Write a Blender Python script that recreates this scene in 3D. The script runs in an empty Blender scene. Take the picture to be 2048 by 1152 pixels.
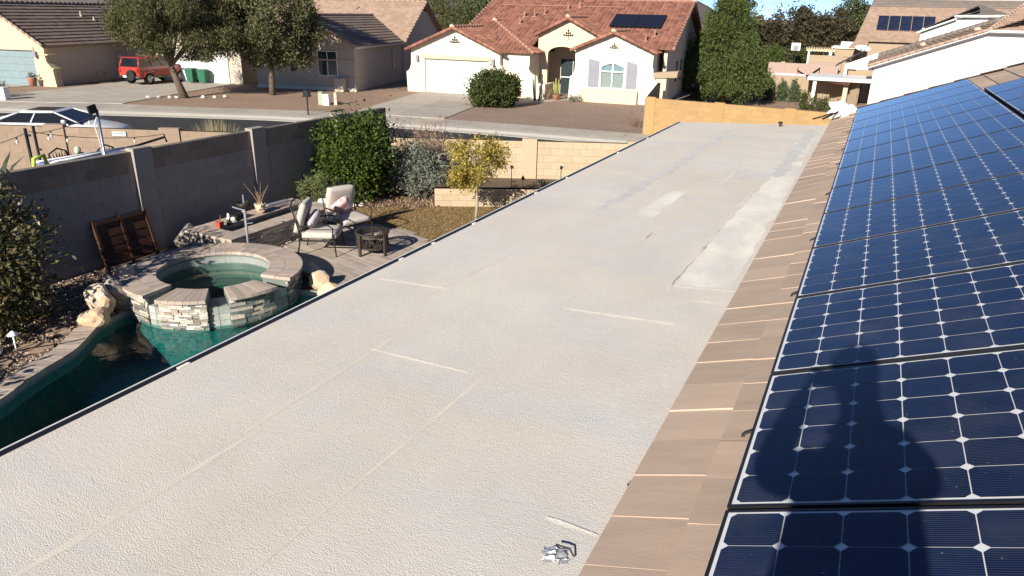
import bpy, bmesh, math, random
import numpy as np
from mathutils import Vector, Matrix, noise
from mathutils.geometry import tessellate_polygon
rad = math.radians
SC = bpy.context.scene
COL = SC.collection
RNG = random.Random(7)

# ------------------------------------------------------------------ camera, world, sun
CAM = Vector((0.0, 0.0, 4.6))
def _n(v): v = Vector(v); v.normalize(); return v
F_PX = 1450.0
fw_c = _n((748.0, 533.6, -F_PX)); up_c = _n((94.0, 3812.0, F_PX))
up_c = _n(up_c - fw_c * up_c.dot(fw_c)); rt_c = fw_c.cross(up_c)
cam_d = bpy.data.cameras.new('camera'); cam = bpy.data.objects.new('camera', cam_d); COL.objects.link(cam)
cam.matrix_world = Matrix((rt_c, fw_c, up_c)).to_4x4()
cam.location = CAM
cam_d.sensor_width = 36.0; cam_d.lens = F_PX / 2048 * 36; cam_d.clip_start = 0.02; cam_d.clip_end = 5000
SC.camera = cam
SUN_AZ, SUN_EL = rad(1.5), rad(25)          # light travels towards +Y, a touch to +X
wd = bpy.data.worlds.new('World'); SC.world = wd; wd.use_nodes = True
nt = wd.node_tree; bg = nt.nodes['Background']
sky = nt.nodes.new('ShaderNodeTexSky'); sky.sky_type = 'NISHITA'; sky.sun_disc = False
sky.sun_elevation = SUN_EL; sky.sun_rotation = rad(180 + 1.5); sky.air_density = 0.36; sky.dust_density = 0.0; sky.ozone_density = 4.0
nt.links.new(sky.outputs[0], bg.inputs[0]); bg.inputs[1].default_value = 0.085
sd = bpy.data.lights.new('sun', 'SUN'); sd.energy = 5.0; sd.angle = rad(0.5); sd.color = (1.0, 0.93, 0.82)
sun = bpy.data.objects.new('sun', sd); COL.objects.link(sun)
Ldir = Vector((math.sin(SUN_AZ) * math.cos(SUN_EL), math.cos(SUN_AZ) * math.cos(SUN_EL), -math.sin(SUN_EL)))
sun.rotation_euler = Ldir.to_track_quat('-Z', 'Y').to_euler(); sun.location = (0, -30, 30)
SC.view_settings.view_transform = 'Standard'; SC.view_settings.look = 'None'
SC.view_settings.gamma = 1.0; SC.view_settings.use_curve_mapping = False; SC.view_settings.exposure = 0.75
SC.render.engine = 'CYCLES'; SC.cycles.max_bounces = 6; SC.cycles.transparent_max_bounces = 16
SC.cycles.use_denoising = True

# ------------------------------------------------------------------ materials
M = {}
def mat(name, col, rough=0.85, var=0.15, scale=3.0, rand=0.0, bump=0.0, bscale=60.0, metal=0.0, coat=0.0,
        spec=0.3, col2=None, detail=5.0, island=0.0, transl=0.0, stretch=None, var2=0.0, scale2=0.5, coat_rough=0.03, coat_ior=1.5):
    m = bpy.data.materials.new(name); m.use_nodes = True; M[name] = m
    t = m.node_tree; N = t.nodes; L = t.links
    b = N['Principled BSDF']; b.inputs['Roughness'].default_value = rough; b.inputs['Metallic'].default_value = metal
    b.inputs['Specular IOR Level'].default_value = spec
    b.inputs['Coat IOR'].default_value = coat_ior; b.inputs['Coat Weight'].default_value = coat; b.inputs['Coat Roughness'].default_value = coat_rough
    geo = N.new('ShaderNodeNewGeometry'); vec = geo.outputs['Position']
    if stretch:
        mp = N.new('ShaderNodeMapping'); mp.inputs['Scale'].default_value = stretch[:3]
        if len(stretch) > 3: mp.inputs['Rotation'].default_value = (0, 0, rad(stretch[3]))
        L.new(vec, mp.inputs[0]); vec = mp.outputs[0]
    def noise_(s, d=detail):
        n = N.new('ShaderNodeTexNoise'); n.inputs['Scale'].default_value = s; n.inputs['Detail'].default_value = d
        n.inputs['Roughness'].default_value = 0.6; L.new(vec, n.inputs['Vector']); return n.outputs['Fac']
    def math_(op, a, bb):
        n = N.new('ShaderNodeMath'); n.operation = op
        for i, x in enumerate((a, bb)):
            if isinstance(x, (int, float)): n.inputs[i].default_value = x
            else: L.new(x, n.inputs[i])
        return n.outputs[0]
    def spread(f, amt):      # f in 0..1 about .5 -> 1 +- amt
        return math_('ADD', math_('MULTIPLY', math_('SUBTRACT', f, 0.5), 2 * amt), 1.0)
    val = spread(noise_(scale), var * 1.6)
    if var2: val = math_('MULTIPLY', val, spread(noise_(scale2), var2 * 1.6))
    if rand:
        oi = N.new('ShaderNodeObjectInfo'); val = math_('MULTIPLY', val, spread(oi.outputs['Random'], rand))
    if island: val = math_('MULTIPLY', val, spread(geo.outputs['Random Per Island'], island))
    if col2 is not None:
        mx = N.new('ShaderNodeMix'); mx.data_type = 'RGBA'
        mx.inputs[6].default_value = (*col, 1); mx.inputs[7].default_value = (*col2, 1)
        if island:
            w = N.new('ShaderNodeTexWhiteNoise'); w.noise_dimensions = '1D'; L.new(geo.outputs['Random Per Island'], w.inputs['W'])
            f = math_('ADD', math_('MULTIPLY', w.outputs['Value'], 0.6), math_('MULTIPLY', noise_(scale2 * 2, 2), 0.4))
        elif rand:
            oi2 = N.new('ShaderNodeObjectInfo'); w = N.new('ShaderNodeTexWhiteNoise'); w.noise_dimensions = '1D'
            L.new(oi2.outputs['Random'], w.inputs['W']); f = w.outputs['Value']
        else:
            r = N.new('ShaderNodeMapRange'); r.inputs[1].default_value = 0.4; r.inputs[2].default_value = 0.6
            L.new(noise_(scale2, 6), r.inputs[0]); f = r.outputs[0]
        L.new(f, mx.inputs[0]); base = mx.outputs[2]
    else:
        rgb = N.new('ShaderNodeRGB'); rgb.outputs[0].default_value = (*col, 1); base = rgb.outputs[0]
    vm = N.new('ShaderNodeVectorMath'); vm.operation = 'SCALE'; L.new(base, vm.inputs[0]); L.new(val, vm.inputs['Scale'])
    L.new(vm.outputs[0], b.inputs['Base Color'])
    if bump:
        bp = N.new('ShaderNodeBump'); bp.inputs['Strength'].default_value = bump; bp.inputs['Distance'].default_value = 0.02
        L.new(noise_(bscale, 3), bp.inputs['Height']); L.new(bp.outputs[0], b.inputs['Normal'])
    if transl:
        tr = N.new('ShaderNodeBsdfTranslucent'); L.new(vm.outputs[0], tr.inputs[0])
        ms = N.new('ShaderNodeMixShader'); ms.inputs[0].default_value = transl
        L.new(b.outputs[0], ms.inputs[1]); L.new(tr.outputs[0], ms.inputs[2]); L.new(ms.outputs[0], N['Material Output'].inputs[0])
    return m

def water_mat(name, tint, bump, bscale, body=(0.0, 0.02, 0.02)):
    m = bpy.data.materials.new(name); m.use_nodes = True; M[name] = m
    t = m.node_tree; N = t.nodes; L = t.links; N.remove(N['Principled BSDF'])
    tr = N.new('ShaderNodeBsdfTransparent'); tr.inputs[0].default_value = (*tint, 1)
    gl = N.new('ShaderNodeBsdfGlossy'); gl.inputs['Roughness'].default_value = 0.02
    lw = N.new('ShaderNodeLayerWeight'); lw.inputs[0].default_value = 0.5
    pw = N.new('ShaderNodeMath'); pw.operation = 'POWER'; pw.inputs[1].default_value = 5.0; L.new(lw.outputs['Facing'], pw.inputs[0])
    fr = N.new('ShaderNodeMath'); fr.operation = 'MULTIPLY_ADD'; fr.inputs[1].default_value = 0.95; fr.inputs[2].default_value = 0.022; L.new(pw.outputs[0], fr.inputs[0])
    geo = N.new('ShaderNodeNewGeometry'); n = N.new('ShaderNodeTexNoise'); n.inputs['Scale'].default_value = bscale; n.inputs['Detail'].default_value = 3
    L.new(geo.outputs['Position'], n.inputs['Vector'])
    bp = N.new('ShaderNodeBump'); bp.inputs['Strength'].default_value = bump; bp.inputs['Distance'].default_value = 0.03
    L.new(n.outputs['Fac'], bp.inputs['Height']); L.new(bp.outputs[0], gl.inputs['Normal']); L.new(bp.outputs[0], lw.inputs['Normal'])
    ms = N.new('ShaderNodeMixShader'); L.new(fr.outputs[0], ms.inputs[0]); L.new(tr.outputs[0], ms.inputs[1]); L.new(gl.outputs[0], ms.inputs[2])
    L.new(ms.outputs[0], N['Material Output'].inputs[0]); return m

def cell_mat():
    m = mat('cell', (0.003, 0.011, 0.040), rough=0.5, var=0.25, scale=12, rand=0.25, coat=1.0, coat_rough=0.015, spec=0.0, coat_ior=1.45)
    t = m.node_tree; N = t.nodes; L = t.links; b = N['Principled BSDF']
    src = b.inputs['Base Color'].links[0].from_socket
    tc = N.new('ShaderNodeTexCoord'); sp = N.new('ShaderNodeSeparateXYZ'); L.new(tc.outputs['Object'], sp.inputs[0])
    def math_(op, a, bb):
        n = N.new('ShaderNodeMath'); n.operation = op
        for i, x in enumerate((a, bb)):
            if isinstance(x, (int, float)): n.inputs[i].default_value = x
            else: L.new(x, n.inputs[i])
        return n.outputs[0]
    fr = math_('FRACT', math_('MULTIPLY', sp.outputs[1], 115.0), 0)
    ln = math_('LESS_THAN', fr, 0.22)
    mx = N.new('ShaderNodeMix'); mx.data_type = 'RGBA'; mx.inputs[7].default_value = (0.045, 0.055, 0.09, 1)
    L.new(src, mx.inputs[6]); L.new(ln, mx.inputs[0])
    geo = N.new('ShaderNodeNewGeometry')
    def dust(scale, lo, hi, k, src_):
        n = N.new('ShaderNodeTexNoise'); n.inputs['Scale'].default_value = scale; n.inputs['Detail'].default_value = 4; L.new(geo.outputs['Position'], n.inputs['Vector'])
        r = N.new('ShaderNodeMapRange'); r.inputs[1].default_value = lo; r.inputs[2].default_value = hi; r.inputs[4].default_value = k; L.new(n.outputs['Fac'], r.inputs[0])
        d = N.new('ShaderNodeMix'); d.data_type = 'RGBA'; d.inputs[7].default_value = (0.30,0.27,0.23,1); L.new(src_, d.inputs[6]); L.new(r.outputs[0], d.inputs[0]); return d.outputs[2]
    c = dust(4.0, 0.45, 0.8, 0.10, mx.outputs[2]); c = dust(70.0, 0.70, 0.76, 0.5, c); L.new(c, b.inputs['Base Color'])
    return m
cell_mat()
mat('backsheet', (0.70, 0.71, 0.72), rough=0.5, var=0.03, coat=1.0, coat_rough=0.015, spec=0.0, coat_ior=1.3)
mat('black_metal', (0.012, 0.012, 0.013), rough=0.4, var=0.1, spec=0.4)
mat('alu', (0.55, 0.55, 0.55), rough=0.35, metal=1.0, var=0.05)
mat('roof_coat', (0.70, 0.63, 0.535), rough=0.8, var=0.10, scale=2.2, col2=(0.66, 0.62, 0.565), scale2=0.8, bump=0.36, bscale=240, stretch=(1.0, 0.75, 1.0), var2=0.06)
mat('seam_coat', (0.80, 0.75, 0.66), rough=0.75, var=0.1, scale=20, bump=0.2, bscale=90)
mat('seam_soft', (0.70, 0.632, 0.538), rough=0.8, var=0.12, scale=3, bump=0.30, bscale=240, var2=0.06)
mat('patch_coat', (0.80, 0.76, 0.66), rough=0.75, var=0.14, scale=5, bump=0.25, bscale=160, col2=(0.68, 0.64, 0.58), scale2=3.0, stretch=(1,0.5,1))
mat('seam_dull', (0.60, 0.575, 0.545), rough=0.8, var=0.15, scale=4, bump=0.4, bscale=75)
mat('own_tile', (0.455, 0.345, 0.26), rough=0.85, var=0.14, scale=7, rand=0.12, bump=0.12, bscale=150, stretch=(0.3, 1.6, 1), var2=0.05, scale2=3)
mat('tile_edge', (0.30, 0.21, 0.15), rough=0.9, var=0.1)
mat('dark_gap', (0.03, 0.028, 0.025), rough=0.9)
mat('white_plastic', (0.78, 0.78, 0.77), rough=0.45, var=0.05)
mat('foil', (0.8, 0.8, 0.82), rough=0.25, metal=1.0, var=0.1, bump=0.5, bscale=40)
mat('fascia_white', (0.72, 0.70, 0.64), rough=0.6, var=0.05)
mat('wood_beam', (0.3, 0.22, 0.15), rough=0.8)
mat('gravel_yard', (0.30, 0.205, 0.148), rough=0.95, var=0.65, scale=9, bump=1.0, bscale=26, var2=0.15, scale2=0.4)
mat('gravel_grey', (0.275, 0.20, 0.155), rough=0.95, var=0.65, scale=9, bump=1.0, bscale=28, var2=0.12, scale2=0.5)
mat('gravel_dark', (0.16, 0.105, 0.075), rough=0.95, var=0.45, scale=40, bump=0.8, bscale=45)
mat('terrain', (0.25, 0.19, 0.14), rough=0.95, var=0.25, scale=0.6)
mat('pebble', (0.36, 0.255, 0.18), rough=0.9, var=0.2, scale=30, island=0.55, col2=(0.36, 0.30, 0.25))
mat('mulch', (0.20, 0.13, 0.085), rough=0.95, island=0.5, col2=(0.30, 0.21, 0.13))
mat('asphalt', (0.036, 0.037, 0.040), rough=0.9, var=0.25, scale=1.2, var2=0.15, scale2=0.25, bump=0.3, bscale=60)
mat('concrete', (0.40, 0.36, 0.305), rough=0.9, var=0.16, scale=1.6, rand=0.10, bump=0.1, bscale=60, var2=0.13, scale2=0.5)
mat('kerb_concrete', (0.42, 0.395, 0.345), rough=0.85, var=0.1, scale=3)
mat('block_paint', (0.31, 0.275, 0.245), rough=0.9, var=0.08, scale=5, rand=0.05, bump=0.15, bscale=90)
mat('block_brown', (0.27, 0.205, 0.16), rough=0.9, var=0.12, scale=6, rand=0.14, bump=0.25, bscale=80)
mat('block_tan', (0.27, 0.20, 0.145), rough=0.9, var=0.1, scale=7, rand=0.07, bump=0.2, bscale=80)
mat('block_cream', (0.45, 0.355, 0.24), rough=0.9, var=0.07, scale=6, rand=0.06, bump=0.15, bscale=80)
mat('block_yellow', (0.36, 0.23, 0.10), rough=0.9, var=0.09, scale=6, rand=0.08, bump=0.2, bscale=80)
mat('mortar', (0.24, 0.20, 0.16), rough=0.95, var=0.1)
mat('mortar_tan', (0.26, 0.20, 0.14), rough=0.95, var=0.1)
mat('stucco_cream', (0.68, 0.62, 0.49), rough=0.92, var=0.05, scale=1.0, var2=0.06, scale2=0.7, bump=0.12, bscale=50)
mat('stucco_buff', (0.66, 0.53, 0.36), rough=0.92, var=0.04, bump=0.12, bscale=50)
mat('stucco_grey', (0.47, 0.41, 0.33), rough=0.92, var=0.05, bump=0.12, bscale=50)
mat('stucco_yellow', (0.66, 0.54, 0.32), rough=0.92, var=0.05, bump=0.12, bscale=50)
mat('stucco_white', (0.78, 0.76, 0.70), rough=0.92, var=0.03, bump=0.1, bscale=50)
mat('stucco_pink', (0.36, 0.26, 0.215), rough=0.92, var=0.06)
mat('stucco_tan', (0.34, 0.26, 0.18), rough=0.92, var=0.08, scale=0.8)
mat('garage_white', (0.70, 0.69, 0.66), rough=0.6, var=0.04)
mat('garage_blue', (0.20, 0.265, 0.285), rough=0.7, var=0.12, scale=4)
mat('trim_tan', (0.62, 0.47, 0.31), rough=0.85, var=0.05)
mat('shutter_grey', (0.24, 0.245, 0.28), rough=0.7, var=0.06)
mat('window_dark', (0.03, 0.045, 0.05), rough=0.08, var=0.1, spec=0.6)
mat('window_lace', (0.20, 0.25, 0.235), rough=0.2, var=0.12, scale=6, stretch=(6, 6, 0.4), spec=0.5)
mat('window_sky', (0.16, 0.24, 0.27), rough=0.1, var=0.08, spec=0.6)
mat('tile_red', (0.30, 0.135, 0.092), rough=0.9, var=0.15, scale=5, island=0.28, col2=(0.235, 0.115, 0.085), spec=0.1)
mat('tile_red_cap', (0.33, 0.18, 0.135), rough=0.85, var=0.12, scale=5)
mat('tile_brown', (0.245, 0.185, 0.145), rough=0.9, var=0.12, scale=4, island=0.12, var2=0.08, scale2=0.6)
mat('tile_tan', (0.36, 0.255, 0.19), rough=0.9, var=0.1, scale=4, island=0.14)
mat('tile_grey', (0.16, 0.14, 0.125), rough=0.9, var=0.1, scale=4, island=0.1)
mat('iron', (0.02, 0.018, 0.017), rough=0.55, var=0.1)
mat('iron_bronze', (0.05, 0.04, 0.033), rough=0.55, var=0.15, scale=20)
mat('cushion', (0.50, 0.46, 0.40), rough=0.95, var=0.06, scale=12, bump=0.1, bscale=200)
mat('foil_dull', (0.62, 0.62, 0.63), rough=0.4, metal=0.6, var=0.15, bump=0.4, bscale=60)
mat('pillow_pink', (0.68, 0.58, 0.56), rough=0.95, var=0.1, scale=14, col2=(0.52, 0.20, 0.22), scale2=11)
mat('pillow_grey', (0.52, 0.44, 0.46), rough=0.95, var=0.1, scale=14, col2=(0.36, 0.30, 0.36), scale2=9)
mat('paver', (0.44, 0.345, 0.28), rough=0.9, var=0.14, scale=9, rand=0.16, bump=0.2, bscale=70, col2=(0.385, 0.33, 0.285))
mat('paver_patio', (0.46, 0.38, 0.31), rough=0.9, var=0.14, scale=7, rand=0.14, bump=0.2, bscale=70, col2=(0.36, 0.305, 0.26))
mat('paver_bed', (0.19, 0.155, 0.125), rough=0.95)
mat('ledger', (0.55, 0.52, 0.46), rough=0.6, var=0.35, scale=14, rand=0.45, bump=0.5, bscale=50, col2=(0.36, 0.30, 0.235))
mat('ledger_wet', (0.20, 0.20, 0.18), rough=0.35, var=0.3, scale=12, rand=0.3, bump=0.3, bscale=50, col2=(0.13, 0.15, 0.14))
mat('slate', (0.32, 0.34, 0.31), rough=0.5, var=0.25, scale=8, rand=0.25, bump=0.2, bscale=40)
mat('spa_plaster', (0.15, 0.18, 0.16), rough=0.7, var=0.08, scale=6)
mat('spa_floor', (0.015, 0.09, 0.08), rough=0.7, var=0.15, scale=6)
mat('pool_plaster', (0.006, 0.12, 0.115), rough=0.6, var=0.75, scale=18, island=0.0, var2=0.2, scale2=40)  # strong colour flecks imitate sunlight sparkling on the pool floor
mat('waterline_tile', (0.27, 0.285, 0.27), rough=0.4, var=0.2, scale=20)
mat('boulder', (0.58, 0.41, 0.26), rough=0.9, var=0.25, scale=7, bump=0.6, bscale=22, col2=(0.55, 0.46, 0.37), scale2=3)
mat('boulder_grey', (0.36, 0.31, 0.26), rough=0.9, var=0.35, scale=9, bump=0.7, bscale=14, col2=(0.18, 0.16, 0.14), scale2=6)
mat('flagstone', (0.36, 0.25, 0.18), rough=0.9, var=0.15, scale=8, bump=0.2, bscale=40)
mat('white_rock', (0.62, 0.60, 0.55), rough=0.9, var=0.2, scale=10, bump=0.4, bscale=30)
mat('terracotta', (0.42, 0.19, 0.11), rough=0.85, var=0.15, scale=12)
mat('clay_pale', (0.48, 0.38, 0.27), rough=0.9, var=0.25, scale=12)
mat('red_glaze', (0.42, 0.075, 0.045), rough=0.4, var=0.1)
mat('green_dark_glaze', (0.04, 0.07, 0.06), rough=0.4)
mat('black_plastic', (0.015, 0.015, 0.016), rough=0.5)
mat('soil', (0.13, 0.095, 0.065), rough=0.95, var=0.3, scale=20, bump=0.5, bscale=40)
mat('fire_glass', (0.03, 0.03, 0.03), rough=0.3, var=0.3, island=0.7, col2=(0.10, 0.10, 0.10), spec=0.6)
mat('bench_wood', (0.085, 0.036, 0.02), rough=0.8, var=0.25, scale=8, rand=0.2)
mat('bark', (0.12, 0.09, 0.065), rough=0.95, var=0.3, scale=10, bump=0.8, bscale=24)
mat('bark_pale', (0.36, 0.30, 0.22), rough=0.95, var=0.3, scale=12, bump=0.5, bscale=40)
mat('twig', (0.26, 0.17, 0.11), rough=0.9, var=0.2)
mat('twig_red', (0.22, 0.145, 0.115), rough=0.9, var=0.25)
mat('leaf_citrus', (0.034, 0.066, 0.012), rough=0.5, var=0.2, island=0.55, col2=(0.085, 0.115, 0.02), scale2=1.2, transl=0.2, spec=0.2)
mat('leaf_gold', (0.47, 0.355, 0.085), spec=0.15, rough=0.6, var=0.2, island=0.5, col2=(0.25, 0.215, 0.045), scale2=1.5, transl=0.3)
mat('leaf_grey', (0.165, 0.175, 0.135), rough=0.7, var=0.2, island=0.4, col2=(0.19, 0.21, 0.17), scale2=2, transl=0.15)
mat('leaf_rosemary', (0.14, 0.18, 0.065), spec=0.15, rough=0.7, var=0.2, island=0.4, col2=(0.185, 0.20, 0.085), scale2=2, transl=0.15)
mat('leaf_left', (0.06, 0.095, 0.028), rough=0.4, var=0.2, island=0.5, col2=(0.15, 0.095, 0.045), scale2=1.0, transl=0.2, spec=0.6)
mat('leaf_olive', (0.155, 0.145, 0.065), spec=0.1, rough=0.7, var=0.2, island=0.45, col2=(0.075, 0.08, 0.035), scale2=0.6, transl=0.25)
mat('leaf_oak', (0.10, 0.105, 0.052), spec=0.15, rough=0.6, var=0.2, island=0.5, col2=(0.15, 0.145, 0.07), scale2=0.6, transl=0.2)
mat('leaf_dark', (0.035, 0.055, 0.018), spec=0.15, rough=0.6, var=0.2, island=0.45, col2=(0.09, 0.105, 0.03), scale2=1.0, transl=0.15)
mat('leaf_pine', (0.12, 0.14, 0.045), spec=0.1, rough=0.7, var=0.2, island=0.4, col2=(0.055, 0.085, 0.025), scale2=0.5, transl=0.2)
mat('leaf_far', (0.055, 0.052, 0.028), spec=0.1, rough=0.8, var=0.2, island=0.4, col2=(0.075, 0.06, 0.036), scale2=0.15, transl=0.15)
mat('leaf_far_green', (0.055, 0.07, 0.028), spec=0.1, rough=0.8, var=0.2, island=0.4, col2=(0.11, 0.12, 0.05), scale2=0.2, transl=0.15)
mat('leaf_cypress', (0.085, 0.12, 0.055), rough=0.8, var=0.2, island=0.35, transl=0.1)
mat('leaf_agave', (0.05, 0.065, 0.045), rough=0.6, var=0.2)
mat('cactus', (0.24, 0.25, 0.08), rough=0.7, var=0.15)
mat('dry_grass', (0.33, 0.285, 0.15), rough=0.9, island=0.4, col2=(0.24, 0.22, 0.11), transl=0.2)
mat('lawn_blade', (0.40, 0.27, 0.125), spec=0.1, rough=0.9, island=0.55, col2=(0.22, 0.165, 0.065), scale2=0.9, transl=0.25)
mat('lawn_soil', (0.21, 0.15, 0.08), rough=0.95, var=0.3, scale=6)
mat('car_white', (0.78, 0.78, 0.79), rough=0.3, var=0.02, coat=1.0, spec=0.5)
mat('car_red', (0.42, 0.045, 0.032), rough=0.35, var=0.06, coat=0.8, spec=0.5)
mat('car_glass', (0.012, 0.014, 0.018), rough=0.05, spec=0.7, var=0.05)
mat('rubber', (0.02, 0.02, 0.02), rough=0.85)
mat('chrome', (0.6, 0.6, 0.6), rough=0.2, metal=1.0)
mat('lamp_red', (0.35, 0.02, 0.02), rough=0.3)
mat('bin_green', (0.024, 0.125, 0.07), rough=0.5, var=0.1)
mat('util_green', (0.32, 0.38, 0.25), rough=0.6, var=0.05)
mat('util_tan', (0.55, 0.47, 0.36), rough=0.6)
mat('mountain', (0.11, 0.092, 0.088), rough=1.0, var=0.25, scale=0.03, var2=0.15, scale2=0.15)
mat('lime', (0.45, 0.60, 0.08), rough=0.5)
mat('pale_green', (0.55, 0.62, 0.42), rough=0.6)
mat('string_black', (0.02, 0.02, 0.02), rough=0.7)
mat('bulb', (0.75, 0.68, 0.58), rough=0.2)
mat('blue_cloth', (0.12, 0.16, 0.32), rough=0.8, var=0.3, scale=6)
mat('shirt', (0.10, 0.12, 0.16), rough=0.9)
mat('skin', (0.5, 0.32, 0.22), rough=0.6)
def roof_streaks():
    t = M['roof_coat'].node_tree; N = t.nodes; L = t.links; b = N['Principled BSDF']; src = b.inputs['Base Color'].links[0].from_socket
    geo = N.new('ShaderNodeNewGeometry')
    def nz(scale, rot, sc, lo, hi, det=6):
        mp = N.new('ShaderNodeMapping'); mp.inputs['Scale'].default_value = scale; mp.inputs['Rotation'].default_value = (0,0,rad(rot)); L.new(geo.outputs['Position'], mp.inputs[0])
        n = N.new('ShaderNodeTexNoise'); n.inputs['Scale'].default_value = sc; n.inputs['Detail'].default_value = det; n.inputs['Roughness'].default_value = 0.65; L.new(mp.outputs[0], n.inputs['Vector'])
        r = N.new('ShaderNodeMapRange'); r.inputs[1].default_value = lo; r.inputs[2].default_value = hi; L.new(n.outputs['Fac'], r.inputs[0]); return r.outputs[0], n.outputs['Fac']
    f1,_ = nz((0.8,2.6,1), 4, 1.1, 0.50, 0.72); f2,_ = nz((1.0,0.5,1), 10, 0.9, 0.52, 0.70); f3,h3 = nz((1,3.5,1), 24, 14, 0.35, 0.75, 3)
    def mix(fac, a, col, k):
        m = N.new('ShaderNodeMix'); m.data_type = 'RGBA'; m.inputs[7].default_value = (*col,1); L.new(a, m.inputs[6])
        q = N.new('ShaderNodeMath'); q.operation = 'MULTIPLY'; q.inputs[1].default_value = k; L.new(fac, q.inputs[0]); L.new(q.outputs[0], m.inputs[0]); return m.outputs[2]
    c = mix(f1, src, (0.575,0.585,0.60), 0.65); c = mix(f2, c, (0.78,0.72,0.58), 0.5); c = mix(f3, c, (0.64,0.57,0.48), 0.25); L.new(c, b.inputs['Base Color'])
    bp0 = b.inputs['Normal'].links[0].from_node; bp = N.new('ShaderNodeBump'); bp.inputs['Strength'].default_value = 0.06; bp.inputs['Distance'].default_value = 0.02
    L.new(h3, bp.inputs['Height']); L.new(bp.outputs[0], bp0.inputs['Normal'])
roof_streaks()
water_mat('pool_water', (0.50, 0.80, 0.78), 0.25, 7.0)
water_mat('spa_water', (0.60, 0.78, 0.74), 0.06, 5.0)

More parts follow.
